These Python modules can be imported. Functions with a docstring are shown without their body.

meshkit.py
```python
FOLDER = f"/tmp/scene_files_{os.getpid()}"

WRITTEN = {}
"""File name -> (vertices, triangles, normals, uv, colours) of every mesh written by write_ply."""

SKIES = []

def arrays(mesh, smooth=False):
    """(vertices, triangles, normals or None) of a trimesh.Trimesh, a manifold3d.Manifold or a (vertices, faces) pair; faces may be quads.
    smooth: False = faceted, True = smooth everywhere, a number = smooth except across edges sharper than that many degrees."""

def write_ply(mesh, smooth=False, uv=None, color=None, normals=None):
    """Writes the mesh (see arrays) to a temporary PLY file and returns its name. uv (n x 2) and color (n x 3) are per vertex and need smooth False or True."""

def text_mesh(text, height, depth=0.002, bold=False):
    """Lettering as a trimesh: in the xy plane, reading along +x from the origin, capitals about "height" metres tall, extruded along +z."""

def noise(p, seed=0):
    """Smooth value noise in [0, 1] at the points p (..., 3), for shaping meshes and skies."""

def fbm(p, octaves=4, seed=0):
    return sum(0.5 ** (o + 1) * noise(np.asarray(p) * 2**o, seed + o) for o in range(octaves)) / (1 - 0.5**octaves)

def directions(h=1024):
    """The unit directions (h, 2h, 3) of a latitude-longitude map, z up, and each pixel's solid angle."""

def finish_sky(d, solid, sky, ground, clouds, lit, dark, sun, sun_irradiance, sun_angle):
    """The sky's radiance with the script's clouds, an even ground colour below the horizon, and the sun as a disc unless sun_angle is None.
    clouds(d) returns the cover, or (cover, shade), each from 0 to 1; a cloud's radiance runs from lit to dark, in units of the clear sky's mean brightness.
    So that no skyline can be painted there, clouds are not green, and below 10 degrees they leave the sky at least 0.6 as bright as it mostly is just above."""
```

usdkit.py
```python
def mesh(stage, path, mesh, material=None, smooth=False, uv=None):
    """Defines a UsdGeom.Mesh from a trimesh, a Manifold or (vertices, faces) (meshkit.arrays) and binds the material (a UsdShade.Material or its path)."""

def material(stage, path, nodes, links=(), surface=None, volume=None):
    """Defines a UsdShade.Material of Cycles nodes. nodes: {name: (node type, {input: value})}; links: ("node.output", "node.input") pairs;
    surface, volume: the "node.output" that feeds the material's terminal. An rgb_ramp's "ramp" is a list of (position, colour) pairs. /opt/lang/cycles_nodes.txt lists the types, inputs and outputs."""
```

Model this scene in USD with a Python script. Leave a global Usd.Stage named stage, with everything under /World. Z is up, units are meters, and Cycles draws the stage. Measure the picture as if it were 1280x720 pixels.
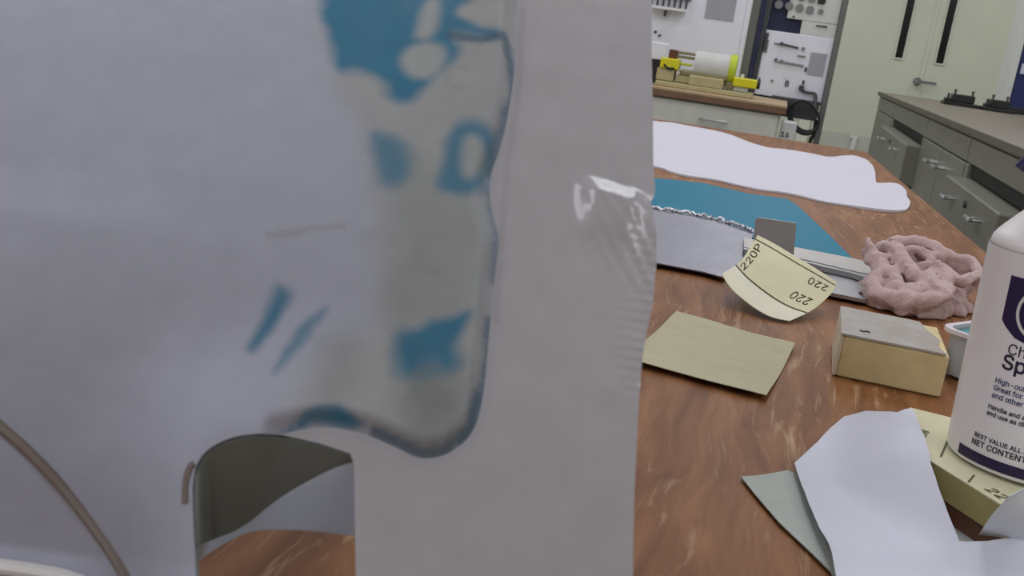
import math, random
import numpy as np, trimesh, shapely, usdkit, meshkit
from shapely.geometry import Polygon, LineString, Point, box as sbox
from shapely.ops import unary_union
from scipy.spatial import Delaunay
from pxr import Usd, UsdGeom, UsdLux, Gf, Sdf, UsdShade, Vt
rnd = random.Random(5)
stage = Usd.Stage.CreateInMemory()
UsdGeom.SetStageUpAxis(stage, UsdGeom.Tokens.z); UsdGeom.SetStageMetersPerUnit(stage, 1.0)
UsdGeom.Xform.Define(stage, '/World'); UsdGeom.Scope.Define(stage, '/World/Looks')

# ------------------------------------------------------------------ camera
F = 1300.0
def nz(v): v = np.asarray(v, float); return v / np.linalg.norm(v)
_A = nz((343, 291, -F)); _t = -(F*F + 291*281) / (343 - 291*.15)
_B = nz((_t, 281 - .15*_t, -F))
RX = np.array([-_B, _A, np.cross(-_B, _A)])          # rows: room axes in camera coordinates
C = np.array([0, 0, 1.01])
cam = UsdGeom.Camera.Define(stage, '/World/camera')
cam.CreateHorizontalApertureAttr(36.0); cam.CreateVerticalApertureAttr(36.0*9/16)
cam.CreateFocalLengthAttr(36.0*F/1280)
cam.CreateClippingRangeAttr(Gf.Vec2f(.02, 60))
cam.CreateFStopAttr(24.0); cam.CreateFocusDistanceAttr(.9)
cam.CreateExposureAttr(0.0)
m4 = np.eye(4); m4[:3, :3] = RX.T; m4[3, :3] = C      # USD: row vectors
cam.AddTransformOp().Set(Gf.Matrix4d(*m4.ravel().tolist()))

# ------------------------------------------------------------------ light: fluorescent troffers in the ceiling; rows behind the camera added as fill
LIGHT = 5.1
_ln = 0
for ly in (-2.45, -.9, 1.3, 3.3, 5.3, 7.6):
    for lx in ((-1.0, 1.25) if ly == -.9 else (-2.6, -1.2, 2.6) if ly == -2.45 else (-1.9, .1, 2.1)):
        _ln += 1
        L = UsdLux.RectLight.Define(stage, f'/World/ceiling_lamp_{_ln:03d}')
        L.CreateWidthAttr(.6); L.CreateHeightAttr(1.2); L.CreateIntensityAttr(LIGHT)
        L.CreateColorAttr(Gf.Vec3f(.97, .98, 1.05))
        L.AddTranslateOp().Set(Gf.Vec3d(lx, ly, 2.78))

# ------------------------------------------------------------------ helpers
def ray(px, py): return RX @ nz((px - 640, 360 - py, -F))
def atz(px, py, z): d = ray(px, py); return C + d*(z - C[2])/d[2]
def aty(px, py, y): d = ray(px, py); return C + d*(y - C[1])/d[1]
def atx(px, py, x): d = ray(px, py); return C + d*(x - C[0])/d[0]
_used = {}
def free(parent, name):
    k = (parent, name); n = _used.get(k, 0); _used[k] = n + 1
    return f'{parent}/{name}' if n == 0 else f'{parent}/{name}_{n:03d}'
def pathof(p): return '/World' if p is None else str(p.GetPath())
def tag(p, label=None, cat=None, group=None, kind=None):
    for k, v in (('label', label), ('category', cat), ('group', group), ('kind', kind)):
        if v: p.SetCustomDataByKey(k, v)
    return p
def thing(name, label, cat, loc=(0, 0, 0), group=None, rot=(0, 0, 0)):
    x = UsdGeom.Xform.Define(stage, free('/World', name))
    x.AddTranslateOp().Set(Gf.Vec3d(*map(float, loc)))
    if any(rot): x.AddRotateXYZOp().Set(Gf.Vec3f(*map(float, rot)))
    p = x.GetPrim(); p._loc = np.asarray(loc, float) if False else None
    LOC[str(p.GetPath())] = np.asarray(loc, float)
    return tag(p, label, cat, group)
LOC = {}
def obj(name, mesh, mat, parent=None, label=None, cat=None, group=None, kind=None, smooth=30, world=True, paint=None):
    """One Mesh prim. Vertices are given in room coordinates; they are stored about the thing's base."""
    if isinstance(mesh, (list, tuple)) and not isinstance(mesh[0], np.ndarray): mesh = trimesh.util.concatenate(list(mesh))
    if parent is not None and world:
        root = '/'.join(str(parent.GetPath()).split('/')[:3])
        off = LOC.get(root, np.zeros(3))
        if isinstance(mesh, tuple): mesh = (mesh[0] - off, mesh[1])
        else: mesh = mesh.copy(); mesh.apply_translation(-off)
    m = usdkit.mesh(stage, free(pathof(parent), name), mesh, M[mat], smooth=smooth)
    if paint is not None:
        UsdGeom.PrimvarsAPI(m).CreatePrimvar('paint', Sdf.ValueTypeNames.Color3fArray, 'vertex').Set(Vt.Vec3fArray.FromNumpy(np.asarray(paint, np.float32)))
    return tag(m.GetPrim(), label, cat, group, kind)
def struct(name, mesh, mat, parent=None, **k):
    o = obj(name, mesh, mat, parent, **k)
    if parent is None: tag(o, kind='structure')
    return o
def bx(x0, x1, y0, y1, z0, z1, bev=0.0):
    x0, x1 = sorted((x0, x1)); y0, y1 = sorted((y0, y1)); z0, z1 = sorted((z0, z1))
    b = min(bev, .45*min(x1-x0, y1-y0, z1-z0))
    if b <= 0:
        return trimesh.creation.box(extents=(x1-x0, y1-y0, z1-z0), transform=trimesh.transformations.translation_matrix(((x0+x1)/2, (y0+y1)/2, (z0+z1)/2)))
    pts = []
    for x in (x0, x1):
        for y in (y0, y1):
            for z in (z0, z1):
                sx, sy, sz = (1 if x == x0 else -1)*b, (1 if y == y0 else -1)*b, (1 if z == z0 else -1)*b
                pts += [(x, y+sy, z+sz), (x+sx, y, z+sz), (x+sx, y+sy, z)]
    return trimesh.convex.convex_hull(np.array(pts))
def cyl(p, q, r, n=20, r2=None):
    p, q = np.asarray(p, float), np.asarray(q, float); d = nz(q - p)
    a = nz(np.cross(d, (0, 0, 1) if abs(d[2]) < .9 else (1, 0, 0))); b = np.cross(d, a)
    t = np.linspace(0, 2*np.pi, n, endpoint=False)
    ring = np.cos(t)[:, None]*a + np.sin(t)[:, None]*b
    return trimesh.convex.convex_hull(np.vstack([p + r*ring, q + (r if r2 is None else r2)*ring]))
def tube(path, r, n=8, closed=False):
    P = np.asarray(path, float); k = len(P); V = []
    for i in range(k):
        d = P[(i+1) % k] - P[i-1] if closed else P[min(i+1, k-1)] - P[max(i-1, 0)]
        d = nz(d); a = nz(np.cross(d, (.13, .21, .97))); b = np.cross(d, a)
        t = np.linspace(0, 2*np.pi, n, endpoint=False)
        V.append(P[i] + r*(np.cos(t)[:, None]*a + np.sin(t)[:, None]*b))
    Fc = []
    for i in range(k if closed else k-1):
        j = (i+1) % k
        for s in range(n):
            s2 = (s+1) % n
            Fc += [(i*n+s, i*n+s2, j*n+s2), (i*n+s, j*n+s2, j*n+s)]
    V = list(np.vstack(V))
    if not closed:
        c0 = len(V); V += [P[0], P[-1]]
        for s in range(n):
            s2 = (s+1) % n
            Fc += [(c0, s2, s), (c0+1, (k-1)*n+s, (k-1)*n+s2)]
    m = trimesh.Trimesh(np.array(V), np.array(Fc), process=False); m.fix_normals(); return m
def lathe(profile, n=64, at=(0, 0, 0)):
    m = trimesh.creation.revolve(np.asarray(profile, float), sections=n); m.apply_translation(at); return m
def spline(pts, n=12, closed=False):
    P = np.asarray(pts, float); k = len(P); out = []
    for i in range(k if closed else k-1):
        g = (lambda j: P[j % k]) if closed else (lambda j: P[min(max(j, 0), k-1)])
        p0, p1, p2, p3 = g(i-1), g(i), g(i+1), g(i+2)
        for s in np.linspace(0, 1, n, endpoint=False):
            out.append(.5*((2*p1) + (-p0+p2)*s + (2*p0-5*p1+4*p2-p3)*s*s + (-p0+3*p1-3*p2+p3)*s**3))
    if not closed: out.append(P[-1])
    return np.array(out)
def slab(poly, cell, top, bottom, place=None):
    """A solid over a 2-D polygon: top(u,v) and bottom(u,v) heights. Returns (vertices, faces, uv of the vertices, number of top vertices)."""
    poly = poly.buffer(0)
    if poly.geom_type != 'Polygon': poly = max(poly.geoms, key=lambda g: g.area)
    P = []
    for ring in [poly.exterior] + list(poly.interiors):
        n = max(8, int(ring.length/cell))
        base = set(np.round(np.linspace(0, ring.length, n, endpoint=False), 6))
        acc = 0.0; cc = np.array(ring.coords)
        ds = list(base) + list(np.cumsum(np.linalg.norm(np.diff(cc, axis=0), axis=1))[:-1])
        ds = sorted(ds); keep = []
        for d in ds:
            if not keep or d - keep[-1] > cell*.12: keep.append(d)
        P += [ring.interpolate(d).coords[0] for d in keep]
    x0, y0, x1, y1 = poly.bounds
    inner = poly.buffer(-cell*.55)
    gx, gy = np.meshgrid(np.arange(x0, x1, cell), np.arange(y0, y1, cell*.9))
    gx = gx + (np.arange(gx.shape[0]) % 2)[:, None]*cell*.5
    g = np.stack([gx.ravel(), gy.ravel()], 1)
    if not inner.is_empty: g = g[shapely.contains_xy(inner, g[:, 0], g[:, 1])]
    P = np.vstack([np.array(P), g])
    T = Delaunay(P).simplices
    c = P[T].mean(1); T = T[shapely.contains_xy(poly.buffer(cell*.02), c[:, 0], c[:, 1])]
    le = np.linalg.norm(P[T] - P[np.roll(T, 1, 1)], axis=2).max(1); T = T[le < 5*cell]
    a = P[T]; ar = (a[:, 1, 0]-a[:, 0, 0])*(a[:, 2, 1]-a[:, 0, 1]) - (a[:, 1, 1]-a[:, 0, 1])*(a[:, 2, 0]-a[:, 0, 0])
    T[ar < 0] = T[ar < 0][:, ::-1]; T = T[np.abs(ar) > 1e-12]
    n = len(P)
    e = np.vstack([T[:, [0, 1]], T[:, [1, 2]], T[:, [2, 0]]])
    keyset = set(map(tuple, e.tolist()))
    be = np.array([q for q in e.tolist() if (q[1], q[0]) not in keyset])
    bi = np.unique(be); re = np.full(n, -1); re[bi] = np.arange(len(bi)); w0, w1 = 2*n + re, 2*n + len(bi) + re   # the walls have vertices of their own
    f = np.vstack([T, T[:, ::-1] + n, np.stack([w0[be[:, 1]], w0[be[:, 0]], w1[be[:, 0]]], 1), np.stack([w0[be[:, 1]], w1[be[:, 0]], w1[be[:, 1]]], 1)])
    zt = top(P[:, 0], P[:, 1])*np.ones(n); zb = bottom(P[:, 0], P[:, 1])*np.ones(n)
    V = np.vstack([np.column_stack([P, zt]), np.column_stack([P, zb]), np.column_stack([P[bi], zt[bi]]), np.column_stack([P[bi], zb[bi]])])
    uv = np.vstack([P, P, P[bi], P[bi]])
    if place is not None: V = place(V)
    return V, f, uv, n
def pxpoly(pts, z, smooth=False, n=8):
    q = [atz(*p[:2], p[2] if len(p) > 2 else z)[:2] for p in pts]
    if smooth: q = spline(q, n, True)
    return Polygon(q)
def nzr(u, v, s, seed=0, o=3):
    return meshkit.fbm(np.stack([u*s, v*s, np.zeros_like(u) + seed*3.7], -1), o, seed)
def sstep(a, b, x): t = np.clip((x-a)/(b-a), 0, 1); return t*t*(3-2*t)

# ------------------------------------------------------------------ materials
def lin(c): c = np.asarray(c, float)/255; return tuple(np.where(c <= .04045, c/12.92, ((c+.055)/1.055)**2.4))
M = {}
def mat(name, rgb, rough=.5, metal=0, spec=.5, var=.0, vscale=20, bump=0, bscale=200, bdist=.002, rgb2=None, extra=None, stretch=(1, 1, 1)):
    """rgb in sRGB 0-255. var: brightness variation by noise; bump: strength of a noise bump."""
    c = np.array(lin(rgb)); n, l = {'p': ('principled_bsdf', {'base_color': c, 'roughness': rough, 'metallic': metal, 'specular_ior_level': spec, **(extra or {})})}, []
    if var or bump or rgb2 is not None:
        n['g'] = ('texture_coordinate', {}); n['mp'] = ('mapping', {'scale': stretch}); l.append(('g.object', 'mp.vector'))
    if var or rgb2 is not None:
        c2 = np.array(lin(rgb2)) if rgb2 is not None else c
        n['t'] = ('noise_texture', {'scale': vscale, 'detail': 4, 'roughness': .6}); l.append(('mp.vector', 't.vector'))
        n['r'] = ('rgb_ramp', {'ramp': [(.32, c*(1-var)), (.68, np.minimum(c2*(1+var), .95))]})
        l += [('t.fac', 'r.fac'), ('r.color', 'p.base_color')]
    if bump:
        n['bt'] = ('noise_texture', {'scale': bscale, 'detail': 3}); l.append(('mp.vector', 'bt.vector'))
        n['b'] = ('bump', {'strength': bump, 'distance': bdist}); l += [('bt.fac', 'b.height'), ('b.normal', 'p.normal')]
    M[name] = usdkit.material(stage, '/World/Looks/' + name, n, l, surface='p.BSDF'); return M[name]
mat('wall_paint', (209, 213, 192), .7, var=.03, vscale=2)
mat('door_paint', (209, 213, 192), .45, var=.03, vscale=3)
mat('door_trim', (224, 226, 206), .5)
mat('ceiling_white', (225, 225, 222), .9)
mat('floor_vinyl', (178, 176, 172), .5, var=.08, vscale=6)
mat('kick_metal', (196, 197, 184), .5)
mat('black_glass', (22, 24, 22), .25)
mat('chrome', (200, 200, 200), .25, metal=1)
mat('cabinet_grey', (126, 126, 113), .45, var=.05, vscale=8)
mat('cabinet_front', (122, 122, 109), .42, var=.05, vscale=9)
mat('slot_shade', (30, 30, 26), .7)
mat('counter_top', (126, 117, 102), .5, var=.05, vscale=12)
mat('counter_edge', (92, 86, 72), .5, var=.12, vscale=30, stretch=(1, .3, 1))
mat('bench_top', (190, 166, 130), .5, var=.08, vscale=14, rgb2=(176, 150, 118))
mat('bench_edge', (118, 88, 66), .5, var=.15, vscale=12)
mat('bench_body', (205, 205, 194), .5, var=.04)
mat('board_white', (236, 238, 248), .5, var=.02)
mat('board_white_warm', (214, 217, 212), .5, var=.03)
mat('board_grey', (166, 168, 175), .6)
mat('post_dark', (70, 72, 76), .4, metal=.3)
mat('post_grey', (112, 113, 108), .45, metal=.2)
mat('navy', (34, 38, 74), .5, var=.06)
mat('navy_blue', (30, 40, 98), .5, var=.05)
mat('black_plastic', (28, 28, 28), .45)
mat('dark_grey', (66, 66, 70), .5)
mat('mid_grey', (130, 131, 132), .5)
mat('white_plastic', (222, 222, 218), .4)
mat('pale_label', (200, 208, 226), .5)
mat('yellow_paint', (222, 214, 22), .45, var=.05)
mat('yellow_green', (190, 205, 48), .45)
mat('machine_cream', (186, 176, 132), .5, var=.08)
mat('drum_white', (205, 204, 200), .45, var=.04)
mat('drum_olive', (140, 132, 96), .5, var=.1)
mat('brown_wood', (96, 56, 34), .6, var=.15, vscale=30)
mat('hose_black', (40, 41, 42), .45)
mat('fabric_white', (212, 211, 221), .95, var=.02, vscale=40, bump=.5, bscale=500, bdist=.001)
mat('blue_plastic', (4, 116, 144), .5, spec=.12, var=.05, vscale=25)
mat('aluminium', (146, 146, 157), .42, metal=.55, var=.05, vscale=30, bump=.3, bscale=60, bdist=.002)
mat('aluminium_plain', (170, 170, 172), .38, metal=.7, var=.04, vscale=30)
mat('tab_metal', (178, 174, 170), .45, metal=.45, var=.05)
mat('foil', (215, 215, 220), .25, metal=.9, bump=.9, bscale=180, bdist=.003)
mat('black_ink', (40, 38, 34), .7)
mat('olive_ink', (92, 92, 66), .8)
mat('paper_cream', (226, 222, 188), .85, var=.03, vscale=30, extra={'diffuse_roughness': .5})
mat('paper_margin', (226, 222, 200), .85, var=.02)
mat('grit_tan', (190, 184, 154), .95, var=.04, vscale=60, bump=.6, bscale=1500, bdist=.0008)
mat('grit_olive', (190, 178, 122), .95, var=.08, vscale=50, bump=.5, bscale=1200, bdist=.0008)
mat('grit_grey', (182, 189, 182), .9, var=.04, vscale=40, bump=.5, bscale=1200, bdist=.0006)
mat('paper_white', (212, 214, 226), .8, var=.01, vscale=20)
mat('paper_pale', (205, 208, 212), .8, var=.02, vscale=20)
mat('block_side', (214, 196, 148), .75, var=.08, vscale=45, bump=.4, bscale=600, bdist=.001)
mat('block_end', (216, 204, 180), .7, var=.05, vscale=50)
mat('block_wrap', (184, 170, 164), .22, var=.1, vscale=40, rgb2=(180, 178, 174), bump=.35, bscale=70, bdist=.003)
mat('board_brown', (110, 76, 58), .6, var=.12, vscale=60)
mat('rag_pink', (204, 176, 173), .95, var=.05, vscale=60, bump=.8, bscale=420, bdist=.002, extra={'sheen_weight': .3, 'diffuse_roughness': .6})
mat('bottle_plastic', (246, 242, 243), .32, var=.01)
mat('label_purple', (38, 28, 74), .4)
mat('label_text', (42, 36, 62), .5)
mat('label_blue', (70, 84, 120), .5)
mat('tub_plastic', (226, 230, 238), .25, extra={'transmission_weight': .35, 'ior': 1.35})
mat('tub_rim', (224, 212, 218), .3)
mat('teal_liquid', (58, 150, 152), .3)
mat('seam_brown', (112, 100, 94), .6)
mat('cord_white', (215, 212, 210), .5)
def wood():
    n = {'g': ('texture_coordinate', {}),
         'm': ('mapping', {'scale': (1, .08, 1)}), 'm2': ('mapping', {'scale': (1, .07, 1)}), 'm3': ('mapping', {'scale': (1, .35, 1)}),
         'warp': ('noise_texture', {'scale': 5, 'detail': 2}), 'wv': ('vector_math', {'math_type': 'scale', 'scale': .05}), 'add': ('vector_math', {'math_type': 'add'}),
         'a': ('noise_texture', {'scale': 55, 'detail': 6, 'roughness': .62, 'distortion': .6}),
         'ra': ('rgb_ramp', {'ramp': [(.3, lin((108, 66, 36))), (.5, lin((132, 86, 50))), (.7, lin((154, 106, 66)))]}),
         'b': ('noise_texture', {'scale': 130, 'detail': 5, 'roughness': .6, 'distortion': .5}),
         'rb': ('rgb_ramp', {'ramp': [(.56, (0, 0, 0)), (.63, (.35, .35, .35)), (.75, (.8, .8, .8))]}),
         'c': ('noise_texture', {'scale': 9, 'detail': 3}), 'rc': ('rgb_ramp', {'ramp': [(.38, (0, 0, 0)), (.58, (1, 1, 1))]}),
         'mul': ('math', {'math_type': 'multiply'}),
         'mx': ('mix_color', {'blend_type': 'mix', 'b': lin((196, 166, 132))}),
         'd': ('noise_texture', {'scale': 2.2, 'detail': 3}), 'rd': ('rgb_ramp', {'ramp': [(.3, (.86, .86, .86)), (.7, (1.06, 1.04, 1.0))]}),
         'mm': ('mix_color', {'blend_type': 'multiply', 'fac': 1.0, 'use_clamp': False}),
         'bp': ('bump', {'strength': .12, 'distance': .001}),
         'p': ('principled_bsdf', {'roughness': .5, 'specular_ior_level': .2})}
    l = [('g.object', 'warp.vector'), ('warp.color', 'wv.vector1'), ('g.object', 'add.vector1'), ('wv.vector', 'add.vector2'),
         ('add.vector', 'm.vector'), ('add.vector', 'm2.vector'), ('g.object', 'm3.vector'),
         ('m.vector', 'a.vector'), ('a.fac', 'ra.fac'), ('m2.vector', 'b.vector'), ('b.fac', 'rb.fac'), ('m3.vector', 'c.vector'), ('c.fac', 'rc.fac'),
         ('rb.color', 'mul.value1'), ('rc.color', 'mul.value2'), ('mul.value', 'mx.fac'), ('ra.color', 'mx.a'),
         ('g.object', 'd.vector'), ('d.fac', 'rd.fac'), ('mx.result', 'mm.a'), ('rd.color', 'mm.b'), ('mm.result', 'p.base_color'),
         ('a.fac', 'bp.height'), ('bp.normal', 'p.normal')]
    M['table_wood'] = usdkit.material(stage, '/World/Looks/table_wood', n, l, surface='p.BSDF')
wood()
def laminate(name, rough, bump, clear, thru, coat=0.0):
    """Glass-fibre laminate: the colour comes from the paint primvar (stains and filler), with a weave in the surface; clear lets a little of what is behind through."""
    n = {'a': ('attribute', {'attribute': 'paint'}), 'g': ('texture_coordinate', {}),
         'm': ('mapping', {'scale': (1, 1, 1)}), 'w': ('noise_texture', {'scale': 90, 'detail': 4}),
         'w2': ('noise_texture', {'scale': 700, 'detail': 2}), 'ad': ('math', {'math_type': 'multiply_add', 'value2': .25}),
         'v': ('rgb_ramp', {'ramp': [(.3, (.93, .93, .93)), (.7, (1.0, 1.0, 1.0))]}), 'mm': ('mix_color', {'blend_type': 'multiply', 'fac': 1.0}),
         'b': ('bump', {'strength': bump, 'distance': .0012}),
         'p': ('principled_bsdf', {'roughness': rough, 'specular_ior_level': .5, 'coat_weight': coat, 'coat_roughness': .07}), 't': ('translucent_bsdf', {}), 'x': ('mix_closure', {'fac': thru}),
         'tr': ('transparent_bsdf', {}), 'y': ('mix_closure', {'fac': clear})}
    l = [('g.object', 'w.vector'), ('g.object', 'w2.vector'), ('w2.fac', 'ad.value1'), ('w.fac', 'ad.value3'), ('ad.value', 'b.height'), ('b.normal', 'p.normal'),
         ('w.fac', 'v.fac'), ('a.color', 'mm.a'), ('v.color', 'mm.b'), ('mm.result', 'p.base_color'), ('mm.result', 't.color'),
         ('p.BSDF', 'x.closure1'), ('t.BSDF', 'x.closure2'), ('x.closure', 'y.closure1'), ('tr.BSDF', 'y.closure2')]
    M[name] = usdkit.material(stage, '/World/Looks/' + name, n, l, surface='y.closure')
laminate('laminate_shell', .5, .05, 0.0, .12)
laminate('laminate_flange', .34, .13, .05, .3, .9)

# ------------------------------------------------------------------ the room
X0, X1, Y0, Y1, H = -3.6, 3.2, -3.2, 9.0, 2.85
struct('floor', bx(X0, X1, Y0, Y1, -.1, 0), 'floor_vinyl')
struct('ceiling', bx(X0, X1, Y0, Y1, H, H+.1), 'ceiling_white')
struct('wall_back', bx(X0-.1, X1+.1, Y1, Y1+.1, 0, H), 'wall_paint')
struct('wall_front', bx(X0-.1, X1+.1, Y0-.1, Y0, 0, H), 'ceiling_white')
struct('wall_left', bx(X0-.1, X0, Y0, Y1, 0, H), 'ceiling_white')
struct('wall_right', bx(X1, X1+.1, Y0, Y1, 0, H), 'wall_paint')
# double door in the back wall, each leaf with a slot of dark glass
for k, (xa, xb, sx) in enumerate(((.30, 1.0595, .857), (1.0605, 1.82, 1.166))):
    d = UsdGeom.Xform.Define(stage, f'/World/door_{k+1}').GetPrim(); tag(d, kind='structure')
    obj('leaf', bx(xa, xb, 8.955, 8.995, .01, 2.1, .003), 'door_paint', d)
    obj('vision_slot', bx(sx-.028, sx+.028, 8.949, 8.956, 1.11, 1.86, .002), 'black_glass', d)
    obj('slot_frame', [bx(sx-.04, sx-.028, 8.945, 8.956, 1.098, 1.872), bx(sx+.028, sx+.04, 8.945, 8.956, 1.098, 1.872), bx(sx-.028, sx+.028, 8.945, 8.956, 1.098, 1.11), bx(sx-.028, sx+.028, 8.945, 8.956, 1.86, 1.872)], 'door_paint', d)
    obj('kick_plate', bx(xa+.1 if k == 0 else xa+.02, xb-.02, 8.951, 8.956, .05, .46), 'kick_metal', d)
    if k == 0:
        obj('meeting_strip', bx(1.045, 1.075, 8.949, 8.9545, .01, 2.1, .001), 'door_paint', d)
        y_ = [aty(x, z, 8.94) for x, z in ((1063, 192), (1067, 180), (1069, 172))]
        obj('hold_open_arm', tube(y_, .022, 8), 'white_plastic', d)
        obj('arm_head', tube([aty(1064, 170.5, 8.94), aty(1068, 174, 8.94), aty(1072, 171.5, 8.94)], .016, 8), 'white_plastic', d)
        kx, kz = 1.035, .95
        obj('rose', cyl((kx, 8.955, kz), (kx, 8.94, kz), .032), 'chrome', d)
        obj('lever', [cyl((kx, 8.945, kz), (kx, 8.90, kz), .018), bx(kx-.01, kx+.14, 8.895, 8.912, kz-.012, kz+.012, .005)], 'chrome', d)
struct('trim_1', [bx(.20, .295, 8.93, 9, 0, 2.2, .004), bx(1.825, 1.92, 8.93, 9, 0, 2.2, .004), bx(.295, 1.825, 8.93, 9, 2.105, 2.2, .004)], 'door_trim')

# ------------------------------------------------------------------ counter on the right: cabinet units and a worktop
CX = .54
wt = thing('worktop', 'long beige worktop with dark worn front edge lying on the grey cabinets', 'worktop', (1.1, 4, .85))
obj('slab', bx(CX-.008, 2.0, .6, 6.2, .862, .885, .003), 'counter_top', wt)
obj('edge_band', bx(CX-.012, CX-.0085, .6, 6.2, .866, .886, .002), 'counter_edge', wt)
def cabinet(y0, y1, kind, label):
    c = thing('cabinet', label, 'cabinet', (1.0, (y0+y1)/2, 0))
    obj('body', bx(CX+.03, 1.6, y0+.002, y1-.002, 0, .861), 'cabinet_grey', c)
    obj('top_rail', bx(CX, CX+.029, y0+.004, y1-.004, .792, .858, .003), 'cabinet_front', c)
    def handle(y, z, par):
        s = .035
        return obj('handle', [bx(CX-.035, CX-.022, y-s, y+s, z-.006, z+.006, .003), cyl((CX-.028, y-s*.8, z), (CX+.002, y-s*.8, z), .004, 8), cyl((CX-.028, y+s*.8, z), (CX+.002, y+s*.8, z), .004, 8)], 'chrome', par)
    if kind == 'drawers':
        ym = (y0+y1)/2; w = (y1-y0)
        obj('gap_shade', bx(CX+.012, CX+.0295, y0+.05, y1-.05, .757, .790), 'slot_shade', c)  # dark infill painted as the shade inside the open slot
        zz = [(.60, .752), (.43, .592), (.22, .422), (.06, .212)]
        for i, (a, b) in enumerate(zz):
            out = (.05 if i == 0 else .0)
            dr = obj('drawer', bx(CX-out, CX+.029, y0+.05, y1-.05, a, b, .004), 'cabinet_front', c)
            hz = a + (b-a)*.72
            for hy in (y0+w*.27, y0+w*.73):
                h = .03
                obj('handle', [bx(CX-out-.03, CX-out-.018, hy-h, hy+h, hz-.006, hz+.006, .003), cyl((CX-out-.024, hy-h*.8, hz), (CX-out+.003, hy-h*.8, hz), .004, 8), cyl((CX-out-.024, hy+h*.8, hz), (CX-out+.003, hy+h*.8, hz), .004, 8)], 'chrome', dr)
            obj('lock', cyl((CX-out-.006, ym, hz+.01), (CX-out+.004, ym, hz+.01), .009, 12), 'dark_grey', dr)
        for ya in (y0, y1-.05):
            obj('stile', bx(CX, CX+.029, ya+.004, ya+.046, .06, .790, .003), 'cabinet_front', c)
    else:
        ym = (y0+y1)/2
        for a, b, hy in ((y0+.01, ym-.004, ym-.10), (ym+.004, y1-.01, ym+.10)):
            dr = obj('door', bx(CX, CX+.029, a, b, .06, .788, .004), 'cabinet_front', c)
            if kind == 'doors': handle(hy, .736, dr)
cabinet(5.30, 6.18, 'plain', 'plain grey cabinet unit at the far door end of the worktop')
cabinet(4.07, 5.295, 'drawers', 'grey drawer unit below the worktop, the farther bank with its top drawer pulled out')
cabinet(3.15, 4.065, 'doors', 'grey cabinet unit with two handles between the two drawer banks')
cabinet(2.30, 3.145, 'drawers', 'grey drawer unit below the worktop, the nearer bank close behind the rag')
cabinet(.9, 2.295, 'plain', 'grey cabinet unit nearest the camera, behind the white spray bottle')
def device(x, y, w, label):
    t = thing('bench_device', label, 'device', (x, y, .885))
    obj('base', bx(x-w*.55, x+w*.6, y-.06, y+.06, .885, .902, .003), 'black_plastic', t)
    obj('body', [bx(x-w*.3, x+w*.38, y-.045, y+.045, .902, .94, .004), bx(x-w*.5, x-w*.3, y-.035, y+.035, .902, .918, .003)], 'black_plastic', t)
    for q in (-.22, .32):
        obj('terminal', [cyl((x+w*q, y, .94), (x+w*q, y, .956), .005, 10), cyl((x+w*q, y, .956), (x+w*q, y, .962), .008, 10)], 'dark_grey', t)
    obj('terminal', cyl((x-w*.4, y, .918), (x-w*.4, y, .94), .006, 10), 'dark_grey', t)
device(.86, 5.55, .15, 'black bench device with terminal posts on the worktop, the left of two')
device(1.02, 5.5, .12, 'smaller black bench device with terminal posts on the worktop beside the navy cabinet')
nv = thing('instrument_cabinet', 'navy blue cabinet with a pale label standing on the worktop', 'cabinet', (1.4, 5.74, .885))
obj('body', bx(1.09, 1.9, 5.62, 5.86, .886, 1.9, .005), 'navy_blue', nv)
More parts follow.
